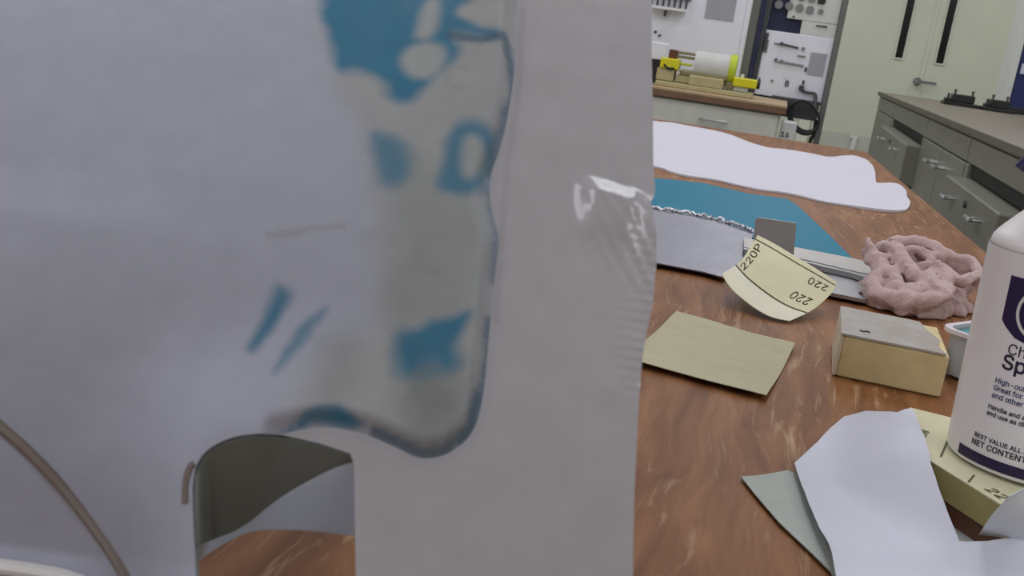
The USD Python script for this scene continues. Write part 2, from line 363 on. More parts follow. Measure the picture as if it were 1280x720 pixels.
obj('side_frame', bx(1.06, 1.0895, 5.61, 5.86, .886, 1.9, .004), 'board_white_warm', nv)
obj('base_strip', bx(1.0895, 1.9, 5.60, 5.62, .886, .915, .003), 'black_plastic', nv)
obj('label_plate', bx(1.105, 1.28, 5.612, 5.62, 1.075, 1.125, .003), 'pale_label', nv)

# ------------------------------------------------------------------ bench and training boards at the back
lb = thing('lab_bench', 'grey drawer bench with brown-edged wooden top behind the work table', 'bench', (-.9, 5.5, 0))
obj('body', bx(-1.9, .03, 5.18, 5.69, 0, .737, .004), 'bench_body', lb)
obj('top', bx(-1.95, .05, 5.14, 5.697, .767, .782, .003), 'bench_top', lb)
obj('edge_board', bx(-1.95, .05, 5.14, 5.697, .738, .7668, .003), 'bench_edge', lb)
for xa, xb in ((-1.88, -.92), (-.91, .02)):
    for za, zb in ((.54, .73), (.28, .53), (.05, .27)):
        dr = obj('drawer', bx(xa, xb, 5.165, 5.181, za, zb, .003), 'bench_body', lb)
        xm = (xa+xb)/2 + .2 if xa > -1 else (xa+xb)/2
        xm = -.28 if xa > -1 else xm
        obj('handle', [bx(xm-.07, xm+.07, 5.13, 5.142, za+.115, za+.127, .003), cyl((xm-.06, 5.136, za+.121), (xm-.06, 5.167, za+.121), .005, 8), cyl((xm+.06, 5.136, za+.121), (xm+.06, 5.167, za+.121), .005, 8)], 'chrome', dr)
def yb(px0, py0, px1, py1, y, d=.01, bev=.002, mid=True):
    """A box on the plane y (front face) from the two opposite corners seen at these pixels."""
    a, b = aty(px0, py0, y), aty(px1, py1, y)
    return bx(a[0], b[0], y, y+d, a[2], b[2], bev)
def at2(px, py, y): return aty(px, py, y)
b1 = thing('display_board', 'white display board with a rack of dark hooks at the back of the bench', 'board', (-.6, 5.75, .76))
obj('panel', bx(-1.6, -.245, 5.701, 5.72, .0, 1.95, .004), 'board_white', b1)
obj('edge_strip', bx(-.244, -.222, 5.699, 5.725, .0, 1.95, .003), 'board_white', b1)
obj('poster', bx(-.45, -.30, 5.697, 5.7008, 1.14, 1.4), 'board_grey', b1)
obj('ledge', bx(-.74, -.55, 5.62, 5.7008, 1.152, 1.164, .003), 'white_plastic', b1)
for i in range(7):
    x = -.735 + i*.03
    obj('hook', [bx(x, x+.011, 5.655, 5.665, 1.170, 1.235, .002), cyl((x+.006, 5.66, 1.225), (x+.006, 5.7005, 1.225), .004, 8)], 'dark_grey', b1)
obj('bracket', bx(-.66, -.65, 5.675, 5.7008, 1.12, 1.152, .002), 'dark_grey', b1)
obj('hook_rail', bx(-.75, -.53, 5.68, 5.7008, 1.215, 1.26, .003), 'mid_grey', b1)
for x, z in ((-.69, 1.035), (-.665, 1.02)): obj('screw', cyl((x, 5.70, z), (x, 5.69, z), .007, 10), 'dark_grey', b1)
rk = thing('training_rack', 'dark post rack of white training panels with connector holes', 'rack', (.0, 5.8, 0))
obj('post', bx(-.218, -.178, 5.735, 5.80, 0, 2.0, .004), 'post_grey', rk)
obj('post', bx(-.176, -.148, 5.74, 5.80, 0, 2.0, .004), 'navy', rk)
obj('post', bx(-.146, -.128, 5.735, 5.80, 0, 2.0, .004), 'post_dark', rk)
obj('post', bx(.222, .252, 5.72, 5.80, 0, 2.0, .004), 'post_grey', rk)
obj('backing', bx(-.127, .2215, 5.785, 5.80, .78, 2.0, .003), 'navy', rk)
pu = obj('upper_panel', bx(-.035, .2215, 5.755, 5.765, 1.195, 1.60, .003), 'board_white_warm', rk)
PY = 5.755
for i, (x, y) in enumerate([(973.7, 5.8), (986.7, 7.5), (999.7, 10), (1012.5, 12.5), (1026, 14.7), (976.5, -9), (989.5, -6.5), (1002.5, -4), (1015, -2), (1028, 0), (979, -24), (992, -21), (1005, -19), (1017.5, -17), (1031, -15)]):
    c = at2(x, y, PY); r = .021 if i != 4 else .014
    s = obj('connector', [cyl((c[0], PY, c[2]), (c[0], PY-.008, c[2]), r, 20)], 'mid_grey', pu)
for x, y in ((1027, 0), ):
    c = at2(x, y, PY); obj('switch', bx(c[0]-.018, c[0]+.018, PY-.012, PY-.008, c[2]-.02, c[2]+.02, .002), 'black_plastic', pu)
c = at2(992, 21, PY); obj('screw', cyl((c[0], PY, c[2]), (c[0], PY-.006, c[2]), .006, 10), 'dark_grey', pu)
pm = obj('small_panel', bx(.045, .2215, 5.757, 5.768, 1.125, 1.1945, .002), 'board_white_warm', rk)
obj('slot', yb(1020, 31, 1034, 34.5, 5.748, .009), 'black_plastic', pm)
pl = obj('lower_panel', bx(-.125, .2215, 5.752, 5.765, .79, 1.124, .003), 'board_white', rk)
PY = 5.752
def on(name, m, q): obj(name, q, m, pl)
on('gauge', 'dark_grey', [yb(950, 44, 953.5, 64, PY-.012, .012), yb(954.5, 40, 957, 63, PY-.012, .012)])
on('gauge_plate', 'mid_grey', yb(948, 48, 958.5, 66, PY-.004, .004))
on('screw', 'black_plastic', cyl(at2(960, 43.5, PY), at2(960, 43.5, PY-.008), .006, 10))
on('rod', 'dark_grey', [tube([at2(975, 54.5, PY-.014), at2(998, 60, PY-.014)], .006), cyl(at2(977, 54.5, PY), at2(977, 54.5, PY-.02), .009, 10)])
on('rod_holder', 'mid_grey', yb(968, 53, 976, 56, PY-.008, .008))
on('bar', 'mid_grey', yb(997, 68.5, 1007, 71.5, PY-.012, .012))
on('knob', 'mid_grey', cyl(at2(1004, 61, PY), at2(1004, 61, PY-.01), .009, 12))
on('tube', 'board_grey', tube([at2(970, 75.5, PY-.008), at2(1005, 82, PY-.008)], .007))
for x, y in ((970, 74.8), (977, 76.5)): on('screw', 'black_plastic', cyl(at2(x, y, PY), at2(x, y, PY-.014), .008, 10))
on('fastener', 'dark_grey', yb(1006.5, 84, 1008.3, 90, PY-.008, .008)); on('fastener', 'dark_grey', yb(1003.5, 100, 1005, 106, PY-.008, .008))
on('screw', 'mid_grey', cyl(at2(965, 101, PY), at2(965, 101, PY-.008), .007, 10))
on('printed_plate', 'board_grey', yb(1014, 65, 1028.5, 96, PY-.003, .003, 0))
on('valve', 'dark_grey', [yb(999.5, 106.5, 1004, 113, PY-.03, .03), yb(996, 106, 1009, 108, PY-.02, .006), tube(spline([at2(1002, 112, PY-.02), at2(1008, 115.5, PY-.022), at2(1018, 117, PY-.022), at2(1019.5, 122, PY-.022), at2(1019, 134, PY-.022)], 5), .008)])
t8 = meshkit.text_mesh('8', .03, .002, True)
def wallz(m, x, y, z): m = m.copy(); v = m.vertices; m.vertices = np.column_stack([x + v[:, 0], y - v[:, 2], z + v[:, 1]]); return m
c = at2(979.5, 107.5, PY); on('number', 'black_ink', wallz(t8, c[0], PY-.001, c[2]))
on('number_rule', 'mid_grey', yb(980, 97.6, 986, 98.8, PY-.002, .002, 0))
# hose coil hanging on the rack, carton below
hc = thing('hose_coil', 'black coiled hose hanging at the right end of the bench', 'hose', (.12, 5.62, .6))
cc = at2(1005, 146, 5.63)
th = np.linspace(0, 2*np.pi, 40, endpoint=False)
for i, (ra, rb, dy, dx, dz) in enumerate(((.078, .078, 0, 0, 0), (.074, .072, .014, .004, .004), (.080, .081, .028, 0, -.006))):
    P = np.column_stack([cc[0]+dx+ra*np.cos(th), np.full(40, 5.63+dy), cc[2]+dz+rb*np.sin(th)+.02*np.cos(th)*-1])
    obj('loop', tube(P, .0065, 8, True), 'hose_black', hc)
obj('tail', tube(spline([at2(1020, 150, 5.67), at2(1017, 168, 5.67), at2(1012, 182, 5.67), at2(1010, 240, 5.67)], 8), .010), 'hose_black', hc)
obj('strap', tube(spline([at2(1017.5, 117, 5.69), at2(1018.5, 126, 5.67), at2(1019, 136, 5.65)], 5), .007), 'dark_grey', hc)
bxx = thing('carton', 'white carton with a dark printed mark on the floor beside the bench', 'box', (.08, 5.33, 0))
a, b = at2(972, 154, 5.25), at2(997, 160, 5.25)
obj('body', bx(a[0]+.02, b[0]-.005, 5.25, 5.42, 0, b[2]+.02, .004), 'board_white_warm', bxx)
mk = at2(979.5, 171, 5.249)
obj('printed_mark', wallz(meshkit.text_mesh('16', .024, .001, True), mk[0]-.018, 5.249, mk[2]), 'black_ink', bxx)
blk_ = thing('equipment_plate', 'dark grey sloped equipment plate resting behind the bench corner', 'plate', (.1, 5.66, .76))
a, b = at2(966, 112, 5.68), at2(1018, 122, 5.68)
obj('plate', bx(a[0], .215, 5.702, 5.722, .70, .80, .003), 'dark_grey', blk_)
# the yellow and white drum machine on the bench
mc = thing('drum_machine', 'yellow machine with a white drum and cream base on the back bench', 'machine', (-.35, 5.35, .76))
LOC[str(mc.GetPath())] = np.array([-.35, 5.35, .76]); UsdGeom.Xformable(mc).GetOrderedXformOps()[0].Set(Gf.Vec3d(-.35, 5.35, .806))
MY = 5.30
obj('base_board', bx(at2(822, 95, MY)[0], at2(944, 100, MY)[0], MY-.06, MY+.17, .737, .7598, .003), 'machine_cream', mc)
def mb(n, m, *a, **k): obj(n, yb(*a, **k), m, mc)
mb('base_plate', 'machine_cream', 826, 97, 848, 101, MY, d=.16)
obj('base', bx(at2(845, 95, MY)[0], at2(906, 100, MY)[0], MY, MY+.16, .762, .80, .004), 'machine_cream', mc)
obj('front_box', bx(at2(862, 98, MY)[0], at2(905, 100, MY)[0], MY-.05, MY-.002, .7605, .808, .004), 'machine_cream', mc)
obj('yellow_block', bx(at2(826, 80, MY)[0], at2(849, 80, MY)[0], MY-.03, MY+.10, .822, .872, .004), 'yellow_paint', mc)
obj('block_foot', bx(at2(823, 80, MY)[0], at2(845, 80, MY)[0], MY-.02, MY+.10, .762, .8215, .004), 'machine_cream', mc)
obj('black_clip', tube(spline([at2(828, 92, MY-.03), at2(833, 97, MY-.03), at2(841, 97.5, MY-.03)], 6), .006), 'black_plastic', mc)
obj('bearing_block', bx(at2(836, 66, MY)[0], at2(846, 66, MY)[0], MY+.01, MY+.11, .873, .915, .003), 'brown_wood', mc)
for z in (.886, .906): obj('shaft', cyl((at2(844, 66, MY)[0], MY+.05, z), (at2(868, 70, MY)[0], MY+.05, z), .007, 12), 'drum_olive', mc)
obj('side_strip', bx(at2(846, 70, MY)[0], at2(866, 70, MY)[0], MY+.03, MY+.07, .846, .858, .002), 'yellow_green', mc)
c0 = at2(868, 78, MY); c1 = at2(914, 85, MY); zc = .855
obj('drum', cyl((c0[0], MY+.07, zc), (c1[0]-.012, MY+.07, zc), .072, 40), 'drum_white', mc)
obj('drum_cradle', bx(at2(850, 88, MY)[0], c1[0]-.01, MY-.006, MY+.145, .8005, .826, .006), 'drum_olive', mc)
obj('end_disc', cyl((c1[0]-.011, MY+.07, zc), (c1[0]+.022, MY+.07, zc), .077, 40), 'yellow_green', mc)
obj('end_post', bx(c1[0]-.012, c1[0]+.03, MY+.0, MY+.03, .762, .80, .003), 'drum_olive', mc)
obj('yellow_block', bx(at2(918, 96, MY)[0], at2(948, 96, MY)[0], MY-.04, MY+.06, .786, .828, .004), 'yellow_paint', mc)
obj('block_foot', bx(at2(920, 96, MY)[0], at2(938, 96, MY)[0], MY-.02, MY+.05, .762, .7855, .003), 'board_white_warm', mc)
cx = at2(950, 96, MY)[0]
obj('knob', [cyl((cx-.008, MY+.0, .808), (cx+.008, MY+.0, .808), .022, 20), cyl((cx, MY, .808), (cx, MY, .842), .004, 8)], 'black_plastic', mc)
obj('white_cap', cyl((at2(929, 90, MY)[0], MY, .828), (at2(929, 90, MY)[0], MY, .846), .009, 14), 'white_plastic', mc)
ca = thing('instrument_case', 'small white case on the bench at the left end of the drum machine', 'case', (at2(820, 72, 5.5)[0], 5.5, .783))
obj('body', bx(at2(806, 70, 5.5)[0], at2(833, 70, 5.5)[0], 5.46, 5.56, .90, .985, .004), 'board_white', ca)
obj('stand', bx(at2(808, 70, 5.5)[0], at2(831, 70, 5.5)[0], 5.47, 5.55, .783, .8995, .004), 'black_plastic', ca)

# ------------------------------------------------------------------ work table
tb = thing('work_table', 'long brown wood grain work table with pale scratches', 'table', (-.6, 1.5, 0))
tl = [(-1.6, -.55), (.46, -.55), (.405, 1.2), (.33, 2.0), (.292, 2.6), (.288, 3.35), (-1.6, 3.35)]
tl = [(-1.6, -.55), (.44, -.55), (.288, 3.35), (-1.6, 3.35)]
V, f, uv, n = slab(Polygon(tl), .25, lambda u, v: .76, lambda u, v: .725)
obj('tabletop', (V, f), 'table_wood', tb, smooth=False)
for x, y in ((-1.5, -.45), (.34, -.45), (.2, 3.2), (-1.5, 3.2)): obj('leg', bx(x-.035, x+.035, y-.035, y+.035, 0, .724, .004), 'post_grey', tb)
for q in (bx(-1.46, .30, -.42, -.40, .64, .724), bx(-1.46, .16, 3.17, 3.19, .64, .724)): obj('apron', q, 'post_grey', tb)

def sheet(name, pts, z, mat_, label, cat, thick=.001, cell=.012, hf=None, smooth=False, n=8, parent=None, sm=40):
    P = pxpoly(pts, z, smooth, n)
    h = hf or (lambda u, v: 0*u)
    V, f, uv, k = slab(P, cell, lambda u, v: z+thick+h(u, v), lambda u, v: z+h(u, v))
    return obj(name, (V, f), mat_, parent, label, cat, smooth=sm), P
Z = .7603
# blue plastic sheet and white fabric
V, f, uv, k = slab(pxpoly([(600, 194), (815, 221), (880, 228), (935, 241), (985, 248), (998, 257), (1035, 291), (1069, 325), (1064, 330), (940, 296), (815, 268), (600, 225)], .763), .02, lambda u, v: .7618, lambda u, v: .7602)
obj('blue_sheet', (V, f), 'blue_plastic', None, 'flat teal blue plastic sheet with a slanted end on the table', 'plastic sheet')
wp = pxpoly([(560, 118), (700, 136), (815, 151), (838, 153), (862, 157), (884, 161), (912, 168), (935, 177), (960, 184), (985, 187), (1012, 191), (1036, 196), (1052, 195), (1066, 194), (1080, 198), (1090, 206), (1094, 216), (1095, 227), (1100, 229), (1112, 228), (1124, 230), (1132, 237), (1134, 246), (1138, 252), (1132, 262), (1110, 263), (1085, 260), (1060, 256), (1030, 251), (1000, 244), (980, 240), (950, 236), (925, 231), (895, 224), (860, 219), (838, 214), (815, 207), (700, 186), (560, 160)], .764, True, 6)
V, f, uv, k = slab(wp, .02, lambda u, v: .7632 + .004*nzr(u, v, 9, 3) - .001, lambda u, v: .7604)
obj('white_fabric', (V, f), 'fabric_white', None, 'thick white fabric sheet with wavy edges at the far end of the table', 'fabric', smooth=60)

# aluminium sheet, its foil edge, ruler strips, upright tab
al = thing('aluminium_sheet', 'dull silver aluminium sheet with crinkled foil along its far edge', 'metal sheet', (-.1, 1.35, Z))
P = pxpoly([(560, 195), (700, 232), (815, 259), (850, 265), (900, 275), (942, 289), (935, 316), (905, 345), (880, 338), (815, 326), (560, 268)], .768)
V, f, uv, k = slab(P, .015, lambda u, v: .7655 + .003*nzr(u, v, 14, 2), lambda u, v: .7640 + .003*nzr(u, v, 14, 2))
obj('plate', (V, f), 'aluminium', al)
ed = spline([atz(x, y, .769) for x, y in ((700, 231), (815, 259), (845, 264.5), (870, 269), (900, 275), (922, 282), (941, 289))], 10)
rr = random.Random(3); V = []
ed = ed + np.array([[0, rr.uniform(-.004, .004), rr.uniform(-.001, .003)] for _ in ed])
obj('foil_edge', tube(ed, .0026, 7), 'foil', al)
fe = [atz(x, y, .762) for x, y in ((700, 300), (815, 326.5), (845, 332), (880, 339))]
obj('gap_shade_strip', tube(fe, .0022, 6), 'black_plastic', al)  # black strip drawn in for the shade under the near edge
rs = thing('metal_channel', 'narrow grey metal channel running from under the curled sandpaper to the rag', 'metal bar', (.09, 1.3, Z))
def bar(name, pts, z, th, m, par): 
    P = pxpoly(pts, z); V, f, uv, k = slab(P, .02, lambda u, v: z, lambda u, v: z-th); return obj(name, (V, f), m, par, smooth=False)
bar('back_strip', [(930, 297), (995, 309), (1068, 323), (1100, 332), (1098, 347), (1012, 326), (930, 309)], .773, .008, 'tab_metal', rs)
bar('front_strip', [(930, 314), (1010, 331), (1098, 352), (1090, 375), (1079, 374), (1040, 366), (930, 335)], .768, .004, 'aluminium_plain', rs)
bar('lip', [(930, 309.7), (1012, 327), (1098, 347.5), (1098, 349.2), (1012, 328.8), (930, 311.5)], .775, .006, 'aluminium_plain', rs)
bar('groove', [(930, 308.5), (1012, 325.4), (1098, 346), (1098, 347.5), (1012, 326.8), (930, 309.6)], .7742, .012, 'black_plastic', rs)
tp = [atz(945, 306, .774), atz(994, 318, .774)]; up = [atz(945, 272, .822), atz(995, 279, .820)]
ty = 1.30
q = [aty(941, 312, ty), aty(992, 322, ty), aty(995.5, 279, ty), aty(948, 272, ty), aty(944, 275, ty)]
Pt = Polygon([(a[0], a[2]) for a in q]).buffer(-.001).buffer(.001)
tm = trimesh.creation.extrude_polygon(Pt, .003, engine='earcut'); v = tm.vertices; tm.vertices = np.column_stack([v[:, 0], ty + .003 - v[:, 2], v[:, 1]]); tm.fix_normals()
obj('metal_tab', tm, 'tab_metal', None, 'small upright brown-grey metal tab behind the curled sandpaper', 'metal tab', smooth=False)

# curled sandpaper sheet: a Coons patch between four edge curves
def coons(c0, c1, d0, d1, nu, nv):
    c0, c1 = (np.array([np.interp(np.linspace(0, 1, nu), np.linspace(0, 1, len(c)), c[:, k]) for k in range(3)]).T for c in (c0, c1))
    d0, d1 = (np.array([np.interp(np.linspace(0, 1, nv), np.linspace(0, 1, len(c)), c[:, k]) for k in range(3)]).T for c in (d0, d1))
    u, v = np.linspace(0, 1, nu)[:, None, None], np.linspace(0, 1, nv)[None, :, None]
    return ((1-v)*c0[:, None] + v*c1[:, None] + (1-u)*d0[None] + u*d1[None]
            - ((1-u)*(1-v)*c0[0] + u*(1-v)*c0[-1] + (1-u)*v*c1[0] + u*v*c1[-1]))
def gridsolid(G, t):
    nu, nv = G.shape[:2]
    du, dv = np.gradient(G, axis=0), np.gradient(G, axis=1); N = np.cross(du, dv); N /= np.linalg.norm(N, axis=2, keepdims=True)
    if N[..., 2].mean() < 0: N = -N
    V = np.vstack([(G + N*t/2).reshape(-1, 3), (G - N*t/2).reshape(-1, 3)]); k = nu*nv; Fc = []
    I = np.arange(k).reshape(nu, nv)
    q = np.stack([I[:-1, :-1], I[1:, :-1], I[1:, 1:], I[:-1, 1:]], -1).reshape(-1, 4)
    Fc = [q, q[:, ::-1] + k]
    rim = np.concatenate([I[:, 0], I[-1, 1:], I[-2::-1, -1], I[0, -2:0:-1]]); r2 = np.roll(rim, -1)
    Fc.append(np.stack([rim, rim+k, r2+k, r2], 1))
    Q = np.vstack(Fc); T = np.vstack([Q[:, [0, 1, 2]], Q[:, [0, 2, 3]]])
    m = trimesh.Trimesh(V, T, process=False); m.fix_normals(); return m, N
def zc(pts): return spline([atz(x, y, z) for x, y, z in pts], 8)
top_ = zc([(947, 294, .812), (970, 306, .808), (1000, 324, .802), (1025, 339, .797), (1046, 353, .793)])          # far edge, left to right
bot_ = zc([(902, 343, .789), (915, 362, .780), (940, 383, .769), (963, 396, .764), (987, 401.5, .763)])           # near edge
lef_ = zc([(947, 294, .812), (936, 312, .803), (924, 328, .795), (902, 343, .789)])
rig_ = zc([(1046, 353, .793), (1038, 368, .783), (1015, 388, .770), (987, 401.5, .763)])
G = coons(top_, bot_, lef_, rig_, 40, 30)
sp = thing('curled_sandpaper', 'curled cream sandpaper sheet printed 220, leaning on the metal bar', 'sandpaper', G[20, 15]*[1, 1, 0] + [0, 0, Z])
gm, GN = gridsolid(G, .0006); obj('sheet', gm, 'paper_cream', sp, smooth=60)
from scipy.ndimage import map_coordinates
def onpatch(m, off=.0007):
    """Bends a flat mesh (x,y in 0..1 of the patch) onto the sheet."""
    v = m.vertices; u_, v_ = v[:, 0]*39, v[:, 1]*29
    P = np.stack([map_coordinates(G[..., k], [u_, v_], order=1, mode='nearest') for k in range(3)], 1)
    Nn = np.stack([map_coordinates(GN[..., k], [u_, v_], order=1, mode='nearest') for k in range(3)], 1)
    return trimesh.Trimesh(P + Nn*(off + v[:, 2:3]), m.faces, process=False)
def ribbon(pts, w):
    pts = np.array(pts, float); d = np.gradient(pts, axis=0); d /= np.linalg.norm(d, axis=1, keepdims=True); s = np.stack([-d[:, 1], d[:, 0]], 1)*w/2
    V = np.vstack([np.column_stack([pts+s, np.zeros(len(pts))]), np.column_stack([pts-s, np.zeros(len(pts))])]); k = len(pts)
    i = np.arange(k-1); T = np.vstack([np.stack([i, i+1, i+1+k], 1), np.stack([i, i+1+k, i+k], 1)]); return trimesh.Trimesh(V, T, process=False)
ln = lambda a, b, n=30: np.linspace(a, b, n)
obj('margin', onpatch(ribbon(ln((.0, .87), (1, .87)), .25), .0004), 'paper_margin', sp, smooth=True)
obj('printed_line', onpatch(ribbon(ln((.0, .12), (1, .12)), .018)), 'olive_ink', sp, smooth=True)
obj('printed_line', onpatch(ribbon(ln((.0, .74), (1, .74)), .018)), 'olive_ink', sp, smooth=True)
def ptext(s, u, v, hgt, rot, asp=1.0, bold=False):
    m = meshkit.text_mesh(s, 1.0, .0001, bold); x, y = m.vertices[:, 0].copy(), m.vertices[:, 1].copy()
    x -= (x.min()+x.max())/2; y -= .5; c, s_ = math.cos(rot), math.sin(rot)
    m.vertices = np.column_stack([u + hgt*asp*(c*x - s_*y), v - hgt*(s_*x + c*y), 0*x]); m.faces = m.faces[:, ::-1]; return onpatch(m)
for u, v in ((.80, .27), (.76, .57)): obj('printed_number', ptext('220', u, v, .115, math.pi, .8), 'olive_ink', sp, smooth=False)
obj('printed_number', ptext('220P', .10, .44, .16, math.pi/2, .55), 'olive_ink', sp, smooth=False)

# flat tan sandpaper
fl = pxpoly([(790, 455), (806, 426), (845, 394), (884, 404), (940, 420), (993, 433.5), (976, 466), (957, 500), (900, 485), (850, 471)], .7615)
ctr = np.array(fl.centroid.coords[0])
V, f, uv, k = slab(fl, .006, lambda u, v: .7615 + .004*sstep(.05, .10, np.hypot(u-ctr[0], v-ctr[1])), lambda u, v: .7608 + .004*sstep(.05, .10, np.hypot(u-ctr[0], v-ctr[1])))
obj('flat_sandpaper', (V, f), 'grit_tan', None, 'flat tan sandpaper sheet lying grit side up beside the upright panel', 'sandpaper', smooth=60)

# sanding block
A0, A1 = np.array([.0875, .866]), np.array([.1715, .8627]); dv = nz(A1-A0); pv = np.array([-dv[1], dv[0]])
sb = thing('sanding_block', 'wooden sanding block with a shiny taped top face beside the plastic tub', 'block', (.135, .91, .76))
def fp(o, s, t, z): p = o + dv*s + pv*t; return (p[0], p[1], z)
w_ = np.linalg.norm(A1-A0)
def hullbox(o, s0, s1, t0, t1, z0, z1, b=.0015):
    pts = []
    for s in (s0, s1):
        for t in (t0, t1):
            for z in (z0, z1):
                ss, tt, zz = b*(1 if s == s0 else -1), b*(1 if t == t0 else -1), b*(1 if z == z0 else -1)
                pts += [fp(o, s, t+tt, z+zz), fp(o, s+ss, t, z+zz), fp(o, s+ss, t+tt, z)]
    return trimesh.convex.convex_hull(np.array(pts))
obj('block', hullbox(A0, .002, w_, 0, .098, .7605, .796), 'block_side', sb, smooth=False)
obj('end_cap', hullbox(A0, -.001, .0019, .001, .097, .7605, .7955, .0005), 'block_end', sb, smooth=False)
tp = Polygon([fp(A0, *q, 0)[:2] for q in ((-.001, -.0008), (.03, -.001), (.06, -.0004), (w_-.003, -.001), (w_-.008, .02), (w_-.004, .045), (w_-.012, .07), (w_-.016, .099), (.05, .1), (-.001, .099))])
V, f, uv, k = slab(tp, .006, lambda u, v: .7975 + .0008*nzr(u, v, 60, 4), lambda u, v: .7962)
obj('tape_wrap', (V, f), 'block_wrap', sb, smooth=60)
mk = [atz(x, y, .7985) for x, y in ((1075, 413), (1080, 414.5), (1084, 414), (1087, 415.5))]
obj('pen_mark', tube(spline(mk, 4), .0006, 6), 'black_ink', sb)

# plastic tub with teal content
TL_, TR_, TB_ = (atz(x, y, .803)[:2] for x, y in ((1172, 407), (1224, 400), (1206, 459)))
uA, uB = nz(TR_-TL_), nz(TB_-TL_); uB = nz(uB - (uB@uA)*uA)
tc = TL_ + uA*.052 + uB*.052
tu = thing('plastic_tub', 'translucent white plastic tub holding teal liquid behind the spray bottle', 'tub', (tc[0], tc[1], .76))
def rr_(w, h, r):
    P = np.array(sbox(-w/2+r, -h/2+r, w/2-r, h/2-r).buffer(r, 6).exterior.coords)[:-1]
    return tc + P[:, :1]*uA + P[:, 1:]*uB
def ringmesh(secs):
    rings = []
    for (w, h, r, z) in secs:
        c = rr_(w, h, r); rings.append(np.column_stack([c, np.full(len(c), z)]))
    k = len(rings[0]); V = np.vstack(rings); T = []
    for i in range(len(rings)-1):
        for j in range(k):
            j2 = (j+1) % k; T += [(i*k+j, i*k+j2, (i+1)*k+j2), (i*k+j, (i+1)*k+j2, (i+1)*k+j)]
    c0 = len(V); V = np.vstack([V, rings[0].mean(0), rings[-1].mean(0)])
    for j in range(k): T += [(c0, (j+1) % k, j), (c0+1, (len(rings)-1)*k+j, (len(rings)-1)*k+(j+1) % k)]
    m = trimesh.Trimesh(V, np.array(T), process=False); m.fix_normals(); return m
obj('shell', ringmesh([(.078, .078, .010, .7605), (.083, .083, .012, .764), (.096, .096, .014, .80), (.0935, .0935, .013, .80), (.0905, .0905, .012, .7635), (.07, .07, .01, .7625)]), 'tub_plastic', tu, smooth=40)
obj('rim', trimesh.creation.extrude_polygon(Polygon(rr_(.104, .104, .016)).difference(Polygon(rr_(.093, .093, .013))), .0035, engine='earcut').apply_translation((0, 0, .8002)), 'tub_rim', tu)
obj('liquid', trimesh.creation.extrude_polygon(Polygon(rr_(.0885, .0885, .012)), .0350, engine='earcut').apply_translation((0, 0, .7645)), 'teal_liquid', tu)

def seg(u, v, pts): return shapely.distance(LineString(pts), shapely.points(u, v))
# pink rag: rolls and folds joined into one cloth
import manifold3d as mf
SEGS = []
def roll(pts, flat=1.0):
    """A rounded fold through (px, py, y distance, radius); flat below 1 widens it sideways."""
    B = [(aty(x, y, d), r) for x, y, d, r in pts]
    B = [(np.array([p[0], p[1], max(p[2], .7606 + r*.9)]), r) for p, r in B]
    for (p, r), (q, r2) in zip(B[:-1], B[1:]): SEGS.append((p, q, r, r2))
def drape(pts, r=.006):
    """A hanging sheet: folds across the top and down to the table."""
    P = [aty(*p) for p in pts]
    for p, q in zip(P[:-1], P[1:]):
        for t in (0, .25, .5, .75):
            a = p + (q-p)*t; b = a + (q-p)*.25; g = np.array([0, .012, 0])
            for z in np.arange(a[2], .766, -.009):
                k = (a[2]-z)/.05; SEGS.append((np.array([a[0], a[1], z]) + g*k, np.array([b[0], b[1], z]) + g*k, r, r))
roll([(1104, 306, 1.27, .007), (1118, 311, 1.25, .009), (1128, 325, 1.225, .0085), (1139, 341, 1.205, .008), (1150, 354, 1.19, .007)])
roll([(1084, 297, 1.26, .0025), (1088, 310, 1.25, .005), (1097, 322, 1.235, .007), (1110, 326, 1.24, .008)])
roll([(1097, 307, 1.275, .005), (1106, 304, 1.28, .006), (1122, 303, 1.285, .007)])
drape([(1118, 303, 1.285), (1138, 302, 1.29), (1160, 307, 1.285)], .006)
drape([(1160, 307, 1.285), (1185, 317, 1.275), (1170, 322, 1.27)], .006)
drape([(1185, 317, 1.275), (1206, 324, 1.27), (1219, 331, 1.26)], .005)
drape([(1130, 312, 1.27), (1160, 318, 1.265), (1162, 332, 1.25), (1148, 336, 1.25)], .005)
roll([(1219, 330, 1.26, .005), (1223, 341, 1.235, .0055), (1222, 352, 1.215, .006)])
roll([(1222, 350, 1.215, .006), (1205, 352, 1.2, .006), (1190, 350, 1.195, .005)])
roll([(1222, 345, 1.22, .005), (1206, 346, 1.205, .005), (1192, 345, 1.2, .0045), (1178, 336, 1.21, .006)])
roll([(1152, 352, 1.19, .006), (1160, 343, 1.205, .008), (1170, 336, 1.215, .009), (1178, 337, 1.21, .006), (1182, 350, 1.19, .006), (1189, 365, 1.17, .004)])
roll([(1118, 340, 1.21, .006), (1106, 343, 1.205, .008), (1094, 348, 1.195, .009), (1090, 358, 1.18, .009), (1096, 369, 1.16, .009), (1112, 375, 1.15, .010), (1135, 378, 1.145, .010), (1160, 377, 1.145, .010), (1180, 371, 1.155, .008), (1188, 364, 1.17, .006)], .8)
roll([(1118, 340, 1.21, .005), (1120, 350, 1.19, .007), (1119, 362, 1.17, .010)])
roll([(1150, 356, 1.185, .007), (1142, 364, 1.17, .009), (1130, 370, 1.16, .010)])
roll([(1160, 350, 1.19, .008), (1168, 362, 1.17, .010), (1172, 371, 1.155, .008)])
roll([(1096, 352, 1.19, .006), (1125, 366, 1.17, .008), (1165, 366, 1.165, .008), (1182, 362, 1.17, .006)], .7)
roll([(1080, 312, 1.27, .005), (1090, 326, 1.235, .008), (1100, 336, 1.22, .009), (1104, 342, 1.205, .008)])

